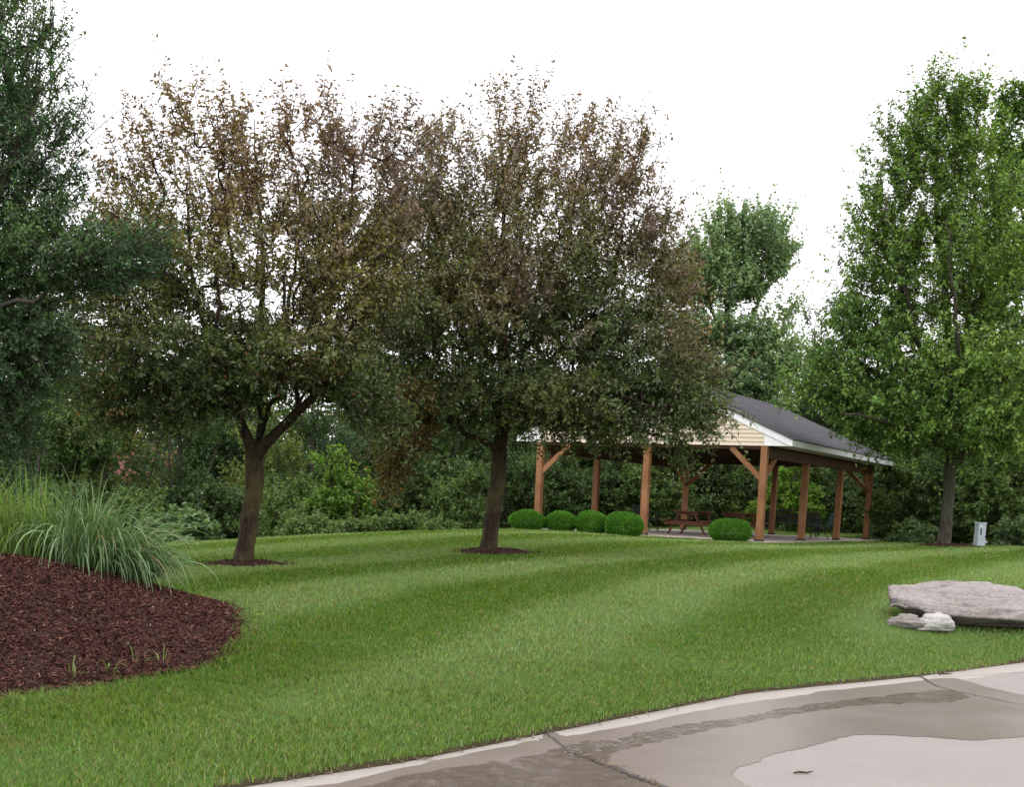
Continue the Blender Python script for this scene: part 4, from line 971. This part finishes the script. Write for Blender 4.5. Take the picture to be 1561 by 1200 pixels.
def slab_prof(t, a):
    L = 2.7; x = t * L
    top = np.interp(x, [0, .03, .15, .45, .55, .9, 1.5, 2.2, 2.6, 2.7], [.335, .375, .395, .405, .44, .455, .44, .40, .30, .22])
    bot = np.interp(x, [0, .1, .30, .52, .8, 1.2, 1.8, 2.4, 2.7], [.30, .25, .15, .05, .02, .035, .0, .0, .1])
    dp = np.interp(x, [0, .06, .3, .8, 1.6, 2.4, 2.7], [.05, .22, .42, .62, .7, .5, .1])
    m_ = (top + bot) / 2; h = (top - bot) / 2; ca, sa = math.cos(a), math.sin(a)
    y = math.copysign(abs(ca) ** .55, ca) * dp * (1 - .28 * max(0, -sa)); z = m_ + math.copysign(abs(sa) ** .7, sa) * h + .10 * (y / dp if dp else 0) * (sa > 0)
    return (x, y, z)
pr = at(1366, 948, 14.6); rz_ = math.radians(4)
rock('limestone_boulder', slab_prof, 'large flat grey limestone boulder overhanging the grass', (pr[0], pr[1] + .35, tz(pr[0] + .8, pr[1]) - .02), rz_, M_ROCK, 3.0)
def lump(L, W, H, sk=.5):
    def f(t, a):
        e = math.sin(math.pi * min(max(t, .004), .996)) ** .5; x = (t - .5) * L
        ca, sa = math.cos(a), math.sin(a); return (x, ca * W * e * .5, max(-.04, (sa * .5 + .35) * H * e * (1 + sk * (t - .5))))
    return f
q = ground_at(1390, 957); rock('limestone_rock', lump(.66, .36, .20, -.9), 'small brownish wedge rock lying in front of the boulder tip', (q[0] + .03, q[1] - .05, tz(q[0], q[1])), -.25, M_ROCK, 8, 60, 40)
q = ground_at(1418, 961); rock('limestone_rock', lump(.50, .40, .26, .3), 'small bright white rock in front of the boulder', (q[0] + .03, q[1] - .05, tz(q[0], q[1])), .2, M_ROCK2, 12, 60, 40)
def prop(t, a):
    return lump(1.9, .8, .12, 0)(t, a)
q = ground_at(1490, 950); rock('base_stone', prop, 'low dark stone half buried under the big boulder', (q[0] + .35, q[1] + .05, tz(q[0], q[1]) - .03), .05, noisy('dark_stone', (.05, .035, .025), (.13, .10, .08), 6), 17, 50, 30)

# ------------------------------------------------------------------ pavilion
def wood(name, c1, c2, c3, sc=(1, 1, 1), rough=.6):
    m, n, b = mat(name); v = coords(n, sc)
    f = noise(n, 5, 8, .7, v, 1.5); g = noise(n, 1.1, 3, .5, coords(n))
    c = ramp(n, f, [(.3, c1), (.5, c2), (.72, c3)])
    n.links.new(mixc(n, .5, c, ramp(n, g, [(.35, c1), (.65, c3)])), b.inputs['Base Color'])
    b.inputs['Roughness'].default_value = rough; b.inputs['Specular IOR Level'].default_value = .25
    bump(n, b, f, .5, .006); return m
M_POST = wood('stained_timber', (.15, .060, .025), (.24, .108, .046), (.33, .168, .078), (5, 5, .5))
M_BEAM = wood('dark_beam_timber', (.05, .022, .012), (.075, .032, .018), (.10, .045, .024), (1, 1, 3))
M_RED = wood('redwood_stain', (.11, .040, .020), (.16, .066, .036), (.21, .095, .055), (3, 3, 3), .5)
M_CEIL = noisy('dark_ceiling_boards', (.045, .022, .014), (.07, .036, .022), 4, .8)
M_WHITE = noisy('white_trim', (.70, .70, .72), (.80, .80, .81), 3, .45, .1, .003)
M_SOFFIT = noisy('soffit', (.42, .38, .33), (.5, .46, .41), 3, .6, .1, .003)
# vinyl siding: clapboards are real geometry
M_SIDING = noisy('tan_siding', (.58, .48, .37), (.64, .54, .43), 2, .5, .15, .003, (1, 1, 6))
m, n, b = mat('asphalt_shingle'); tcn = N(n, 'ShaderNodeTexCoord')
br = N(n, 'ShaderNodeTexBrick'); br.inputs['Scale'].default_value = 1; br.inputs['Brick Width'].default_value = .30; br.inputs['Row Height'].default_value = .14; br.inputs['Mortar Size'].default_value = .008; br.offset = .5
br.inputs['Color1'].default_value = (.060, .058, .068, 1); br.inputs['Color2'].default_value = (.105, .10, .112, 1); br.inputs['Mortar'].default_value = (.03, .03, .034, 1)
n.links.new(tcn.outputs['UV'], br.inputs['Vector'])
g = noise(n, 60, 4, .8, tcn.outputs['UV']); g2 = noise(n, 1.2, 4, .6, tcn.outputs['UV'])
cc = mixc(n, .55, br.outputs['Color'], ramp(n, g, [(.35, (.035, .034, .04)), (.65, (.15, .145, .16))]))
n.links.new(mixc(n, .25, cc, ramp(n, g2, [(.3, (.05, .05, .055)), (.7, (.13, .125, .135))])), b.inputs['Base Color'])
b.inputs['Roughness'].default_value = .95; b.inputs['Specular IOR Level'].default_value = .15; bump(n, b, g, .6, .01); M_SHING = m

pav = empty('picnic_pavilion', PC, math.atan2(PU[1], PU[0]), 'open timber picnic pavilion with tan siding gable and grey shingle roof', 'pavilion')
HB = 2.64      # underside of the siding / ceiling
OV = .78       # eave overhang
RS = .43       # roof slope
XF, XR = -.10, PL + .30
def prt(mb, name, mt, par=pav, bevel=0, smooth=False, label=None):
    o = mb.build(name, mt, par, bevel, smooth)
    if label: o['label'] = label
    return o
# slab
mb = MB(); mb.box((PL / 2 + .05, PW / 2, -.095), (PL + .95, PW + .9, .2)); slab = mb.build('concrete_slab', concrete('slab_concrete', (.40, .33, .29), (.50, .42, .375)), None, .012)
slab.location = PC; slab.rotation_euler = (0, 0, pav.rotation_euler[2]); tag(slab, kind='structure')
posts = [(i * PL / 3, 0) for i in range(4)] + [(i * PL / 3, PW) for i in range(4)] + [(0, PW / 2), (PL, PW / 2)]
for i, (x, y) in enumerate(posts):
    hp = HB if x in (0, PL) else HB - .31; mb = MB(); mb.box((x, y, hp / 2), (.19, .19, hp - .004)); o = prt(mb, 'post', M_POST, bevel=.012)
    mb = MB(); mb.box((x, y, .035), (.225, .225, .06)); mb.build('post_base', noisy('post_base_steel', (.04, .03, .025), (.08, .06, .05), 9) if i == 0 else bpy.data.materials['post_base_steel'], o)
# beams
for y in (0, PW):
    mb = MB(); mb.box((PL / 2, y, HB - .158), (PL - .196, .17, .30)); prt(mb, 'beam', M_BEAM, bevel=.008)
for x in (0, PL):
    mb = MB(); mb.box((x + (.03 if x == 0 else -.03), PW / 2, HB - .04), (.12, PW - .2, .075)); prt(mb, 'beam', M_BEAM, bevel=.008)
# braces
def brace(p0, p1):
    mb = MB(); mb.bar(p0, p1, .09, .14, (0, 0, 1)); prt(mb, 'knee_brace', M_POST, bevel=.006)
for x in (0, PL):
    brace((x, .07, 1.75), (x, .98, HB - .05)); brace((x, PW - .07, 1.75), (x, PW - .98, HB - .05))
    s = 1 if x == 0 else -1
    for y in (0, PW): brace((x + s * .07, y, 1.75), (x + s * .95, y, HB - .3))
# ceiling and rafter tails
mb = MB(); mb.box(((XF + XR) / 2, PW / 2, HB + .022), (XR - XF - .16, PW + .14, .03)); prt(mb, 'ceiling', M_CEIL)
mb = MB()
for i in range(11): mb.box((PL * i / 10 * .97 + .18, PW / 2, HB - .045), (.045, PW - .14, .09))
prt(mb, 'ceiling_joists', M_CEIL)['kind'] = 'stuff'
# roof geometry
ze = HB + .02                      # soffit level at the eave
peak = ze + .20 + RS * (PW / 2 + OV)
def roof_pt(y, dz=0): return ze + .20 + RS * (min(y, PW - y) + OV) + dz
def uvface(me, us, vs_, ref):
    uv = me.uv_layers.new(name='UVMap')
    for lp in me.loops:
        c = me.vertices[lp.vertex_index].co; uv.data[lp.index].uv = (c.x, math.hypot(c.y - ref, (c.z - ze)))
sl_ = []
for s in (0, 1):
    yE = -OV - .04 if s == 0 else PW + OV + .04; yR = PW / 2
    N_ = 26; mb = MB(); L_ = []
    for i in range(N_ + 1):      # courses stepped slightly so the edge reads as shingles
        y = yE + (yR - yE) * i / N_; z = roof_pt(y if s == 0 else y) ; L_.append((y, z))
    for i in range(N_):
        (y0, z0), (y1, z1) = L_[i], L_[i + 1]; t = .012
        vs_ = [(XF - .05, y0, z0 + t), (XR + .05, y0, z0 + t), (XR + .05, y1, z1 + .002), (XF - .05, y1, z1 + .002)]
        mb.add(vs_, [(0, 1, 2, 3)] if s == 0 else [(3, 2, 1, 0)])
        mb.add([(XF - .05, y0, z0 - .022), (XR + .05, y0, z0 - .022), (XR + .05, y0, z0 + t), (XF - .05, y0, z0 + t)], [(0, 1, 2, 3)] if s == 0 else [(3, 2, 1, 0)])
    for xx in (XF - .05, XR + .05):
        mb.add([(xx, L_[0][0], L_[0][1] + .004), (xx, L_[-1][0], L_[-1][1] + .002), (xx, L_[-1][0], L_[-1][1] - .022), (xx, L_[0][0], L_[0][1] - .022)], [(0, 1, 2, 3)])
    mb.add([(XF - .05, L_[0][0], L_[0][1] - .022), (XR + .05, L_[0][0], L_[0][1] - .022), (XR + .05, L_[-1][0], L_[-1][1] - .022), (XF - .05, L_[-1][0], L_[-1][1] - .022)], [(3, 2, 1, 0)])
    o = prt(mb, 'roof', M_SHING); uvface(o.data, 0, 0, yE)
mb = MB(); mb.prism([(XF - .06, PW / 2 - .16, peak - .075 + .025), (XF - .06, PW / 2, peak + .03), (XF - .06, PW / 2 + .16, peak - .075 + .025), (XF - .06, PW / 2, peak + .012)], (XR - XF + .12, 0, 0)); o = prt(mb, 'ridge_cap', M_SHING); uvface(o.data, 0, 0, 0)
# eave fascia, rake fascia, soffit
for y in (-OV, PW + OV):
    mb = MB(); mb.box(((XF + XR) / 2, y, ze + .085), (XR - XF, .03, .185)); prt(mb, 'eave_fascia', M_WHITE, bevel=.003)
for y0, y1 in ((-OV + .016, -.10), (PW + .10, PW + OV - .016)):
    mb = MB(); mb.box(((XF + XR) / 2, (y0 + y1) / 2, ze + .006), (XR - XF - .05, y1 - y0, .012)); prt(mb, 'soffit', M_SOFFIT)
for x in (XF - .012, XR + .012):
    for s in (0, 1):
        yE = -OV - .02 if s == 0 else PW + OV + .02; yR = PW / 2; fz = .20
        mb = MB(); pts = [(x, yE, ze + .20 - .225), (x, yE, roof_pt(-OV - .02) - .026), (x, yR, peak - .026), (x, yR, peak - .026 - fz)]
        # rake board bottom runs parallel to the roof, ending in a level return at the eave
        pts = [(x, yE, ze - .006), (x, yE, roof_pt(-OV - .02) - .026), (x, yR, peak - .026), (x, yR, peak - .026 - fz), (x, yE + (1 if s == 0 else -1) * .05 * 1, ze - .006)]
        mb.prism(pts, (.024, 0, 0)); prt(mb, 'rake_fascia', M_WHITE)
        # box return closing the overhang
        mb = MB(); ya = -OV if s == 0 else PW + OV; yb = 0.02 if s == 0 else PW - .02
        mb.prism([(x + .026, ya, ze - .004), (x + .026, ya, ze + .15), (x + .026, yb, ze + .15 + RS * OV), (x + .026, yb, ze - .004)], (.02, 0, 0)); prt(mb, 'eave_return', M_WHITE)
# siding: one clapboard every 11 cm
for x, sgn in ((XF + .02, -1), (XR - .02, 1)):
    mb = MB(); h = .115; z = ze - .01; k = 0
    while z < peak - .25:
        z1 = min(z + h, peak - .2)
        def yl(zz): return max(.02, (zz - ze - .12) / RS - OV)
        a0, a1 = yl(z), yl(z1)
        if a0 < PW / 2 - .05:
            xo = x + sgn * .022
            mb.add([(xo, a0, z), (xo, PW - a0, z), (x, PW - a1, z1), (x, a1, z1)], [(0, 1, 2, 3)] if sgn > 0 else [(3, 2, 1, 0)])
            mb.add([(xo, a0, z), (xo, PW - a0, z), (x, PW - a0, z), (x, a0, z)], [(3, 2, 1, 0)] if sgn > 0 else [(0, 1, 2, 3)])
        z += h
    prt(mb, 'gable_siding', M_SIDING)
    mb = MB(); mb.prism([(x - sgn * .02, .0, ze - .012), (x - sgn * .02, PW, ze - .012), (x - sgn * .02, PW / 2 + .1, peak - .12), (x - sgn * .02, PW / 2 - .1, peak - .12)], (-sgn * .02, 0, 0)); prt(mb, 'gable_backing', M_CEIL)

# ------------------------------------------------------------------ picnic tables
def pav_pt(px, py): return onz(px, py, PZ + .005)
def picnic_table(loc, rz, L, label):
    t = empty('picnic_table', loc, rz, label, 'picnic table', 'redwood picnic tables under the pavilion')
    mb = MB()
    for i in range(5): mb.box((0, -.30 + i * .15, .74), (L, .138, .04))
    mb.build('table_top', M_RED, t, .004)
    for s in (-1, 1):
        mb = MB()
        for k in (0, 1): mb.box((0, s * (.62 + k * .145), .445), (L, .135, .04))
        mb.build('seat', M_RED, t, .004)
    for e in (-1, 1):
        x = e * (L / 2 - .32)
        for s in (-1, 1):
            mb = MB(); mb.bar((x, s * .62, .0), (x, s * .22, .718), .04, .14, (1, 0, 0)); mb.build('leg', M_RED, t, .003)
        mb = MB(); mb.box((x + e * .042, 0, .36 + .0), (.038, 1.5, .13)); mb.build('seat_support', M_RED, t, .003)
        mb = MB(); mb.box((x + e * .042, 0, .675), (.038, .70, .085)); mb.build('top_cleat', M_RED, t, .003)
        mb = MB(); mb.bar((x - e * .03, 0, .40), (x - e * .55, 0, .70), .07, .04, (0, 1, 0)); mb.build('diagonal_brace', M_RED, t, .003)
    return t
UA = pav.rotation_euler[2]
a = at(1056, 808, 41.6); a[2] = PZ + .006
picnic_table(a, UA + .05, 1.9, 'redwood picnic table with crossed legs, nearest the single clipped bush')
a = at(1126, 808, 42.6); a[2] = PZ + .006
picnic_table(a, UA + .1, 1.9, 'darker redwood picnic table just behind the single clipped bush')

# ------------------------------------------------------------------ benches
M_GRN = noisy('green_slat_paint', (.025, .075, .06), (.04, .11, .085), 6, .5)
M_IRON = noisy('black_cast_iron', (.010, .014, .013), (.022, .028, .026), 9, .5)
def bench(loc, rz, label, L=1.25, slat=M_GRN, hump=0.0):
    t = empty('park_bench', loc, rz, label, 'bench', 'cast iron benches around the pavilion slab')
    mb = MB()
    for i in range(5): mb.box((0, -.20 + i * .095, .44 - .006 * abs(i - 1.5)), (L, .075, .025))
    mb.build('seat', slat, t, .004)
    mb = MB()
    for i in range(5):
        z = .52 + i * .082; y = .26 + i * .03
        if i == 4 and hump:
            q_ = [(-L / 2 + L * k / 14, y, z + hump * math.exp(-((k - 7) / 3.2) ** 2)) for k in range(15)]
            for k in range(14): mb.bar(q_[k], q_[k + 1], .022, .07, (0, 0, 1))
        else: mb.box((0, y, z), (L, .022, .065))
    mb.build('backrest', slat, t, .003)
    for s in (-1, 1):
        x = s * (L / 2 - .03); mb = MB()
        mb.tube([(x, -.30, 0), (x, -.25, .05), (x, -.24, .22), (x, -.27, .42), (x, -.27, .60), (x, -.22, .655), (x, .05, .64), (x, .27, .62)], [.022, .02, .017, .02, .018, .02, .018, .016], 7)
        mb.tube([(x, .36, 0), (x, .30, .06), (x, .20, .22), (x, .22, .40), (x, .27, .56), (x, .38, .88)], [.022, .02, .018, .02, .018, .014], 7)
        mb.tube([(x, -.26, .415), (x, 0, .405), (x, .22, .415)], .017, 7)
        mb.tube([(x, -.25, .22), (x, -.1, .34), (x, .08, .34), (x, .20, .22)], .012, 6)
        mb.build('end_frame', M_IRON, t)
    return t
a = at(1252, 817, 44.3); a[2] = PZ + .006
bench(a, UA + math.pi + .1, 'green slatted bench with black iron ends, between the two right bays', 1.2)
a = at(1202, 810, 48.2); a[2] = PZ + .006
bench(a, UA - math.pi / 2 + .05, 'long dark camelback bench with open back, behind the corner post', 2.2, noisy('dark_bench_paint', (.02, .018, .016), (.04, .034, .03), 6, .5), .10)
a = at(985, 806, 44.5); a[2] = PZ + .006
bench(a, UA + .15, 'dark green bench half hidden by the row of clipped bushes', 1.2)

# ------------------------------------------------------------------ utility pedestal
M_PED = noisy('pedestal_grey', (.42, .47, .50), (.50, .55, .58), 5, .55, .1, .003)
u0 = at(1492, 834, 37); u0[2] = tz(u0[0], u0[1]) - .03
pd = empty('utility_pedestal', u0, .15, 'pale grey metal utility pedestal standing at the woodland edge', 'utility box')
mb = MB(); mb.box((0, 0, .13), (.25, .25, .26)); mb.build('base', M_PED, pd, .008)
mb = MB(); mb.box((0, 0, .47), (.235, .235, .42)); mb.build('cover', M_PED, pd, .008)
mb = MB(); mb.box((0, 0, .705), (.26, .26, .05)); mb.build('cap', M_PED, pd, .012)
mb = MB(); mb.box((-.035, -.1195, .625), (.07, .004, .06)); mb.build('sticker', noisy('white_label', (.75, .76, .78), (.8, .8, .82), 4), pd)
mb = MB(); mb.box((-.03, -.1200, .46), (.045, .006, .18)); mb.build('marker_plate', noisy('dark_plate', (.03, .035, .05), (.06, .065, .08), 4), pd)
mb = MB(); mb.tube([(.12, -.03, .17), (.20, -.03, .17)], .022, 10); mb.tube([(.20, -.03, .17), (.23, -.03, .17)], .03, 10); mb.build('conduit_stub', M_PED, pd)
mb = MB(); mb.tube([(.10, -.125, .33), (.10, -.145, .33)], .014, 8); mb.build('lock', M_IRON, pd)

# ------------------------------------------------------------------ house and car glimpsed through the trees
def house(px, Y, rz, label):
    p = at(px, 790, Y); z = -3.35; t = empty('house', (p[0], p[1], z), rz, label, 'house')
    Wl = noisy('pale_pink_siding', (.52, .42, .40), (.60, .50, .47), 2, .7); Rf = noisy('red_brown_shingle', (.16, .06, .045), (.24, .10, .075), 8, .9)
    mb = MB(); mb.box((0, 0, 2.6), (11, 7, 5.2)); mb.add([(-5.5, -3.5, 5.2), (-5.5, 3.5, 5.2), (-5.5, 0, 7.4), (5.5, -3.5, 5.2), (5.5, 3.5, 5.2), (5.5, 0, 7.4)], [(0, 2, 1), (3, 4, 5)]); mb.build('wall', Wl, t)
    mb = MB(); mb.prism([(-5.9, -4.0, 4.95), (-5.9, 0, 7.47), (-5.9, 4.0, 4.95), (-5.9, 4.0, 5.13), (-5.9, 0, 7.65), (-5.9, -4.0, 5.13)], (11.8, 0, 0)); r0 = mb.build('roof', Rf, t)
    mb = MB(); mb.box((2.5, .6, 7.6), (.7, .7, 1.4)); mb.build('chimney', noisy('chimney_brick', (.2, .08, .06), (.3, .13, .1), 8), r0)
    gl = noisy('window_glass', (.03, .04, .05), (.08, .10, .12), 1, .15)
    for x in (-4, -1.6, 1.4, 4):
        for zz in (1.6, 4.0):
            if x == 1.4 and zz == 1.6: continue
            mb = MB(); mb.box((x, -3.52, zz), (1.25, .08, 1.45)); wn = mb.build('window', M_WHITE, t)
            mb = MB(); mb.box((x, -3.57, zz), (1.05, .03, 1.25)); mb.build('pane', gl, wn)
    mb = MB(); mb.box((1.4, -3.53, 1.05), (1.0, .08, 2.1)); dr = mb.build('door', Rf, t)
    mb = MB(); mb.box((1.75, -3.6, 1.0), (.06, .08, .12)); mb.build('handle', M_IRON, dr)
house(185, 96, -.1, 'pale house with red brown roof glimpsed through the trees above the arching grass')
def car(px, Y, rz, label, col):
    p = at(px, 830, Y); zt = at(px, 824, Y)[2]; t = empty('parked_car', (p[0], p[1], zt - 1.45), rz, label, 'car')
    pm, n, b = mat('car_paint'); b.inputs['Base Color'].default_value = (*col, 1); b.inputs['Roughness'].default_value = .3; b.inputs['Coat Weight'].default_value = .6
    mb = MB(); side = [(-2.2, .35), (-2.25, .75), (-1.9, .95), (-1.35, 1.0), (1.0, 1.0), (1.9, .88), (2.2, .7), (2.2, .35)]
    mb.prism([(x, -.88, z) for x, z in side], (0, 1.76, 0)); body = mb.build('body', pm, t, .08)
    mb = MB(); mb.prism([(-1.75, -.74, .99), (-1.15, -.66, 1.42), (.25, -.66, 1.45), (1.05, -.74, .99)], (0, 1.44, 0)); mb.build('cabin', pm, t, .07)
    gl = noisy('car_glass', (.02, .03, .04), (.05, .06, .08), 1, .1)
    for s in (-1, 1):
        mb = MB(); y = s * .735; mb.add([(-1.5, y, 1.02), (-1.05, y - s * .045, 1.36), (.2, y - s * .045, 1.38), (.85, y, 1.02)], [(0, 1, 2, 3)]); mb.build('side_window', gl, t)
        for x in (-1.35, 1.35):
            mb = MB(); mb.tube([(x, s * .72, .33), (x, s * .90, .33)], .33, 20); wh = mb.build('wheel', M_IRON, t)
            mb = MB(); mb.tube([(x, s * .895, .33), (x, s * .91, .33)], .19, 14); mb.build('rim', M_PED, wh)
        mb = MB(); mb.box((2.17, s * .62, .72), (.10, .32, .14)); mb.build('headlight', M_WHITE, t, .02)
car(262, 62, .1, 'pale blue parked car just showing over the lawn crest, left of the forked trunk', (.35, .45, .55))
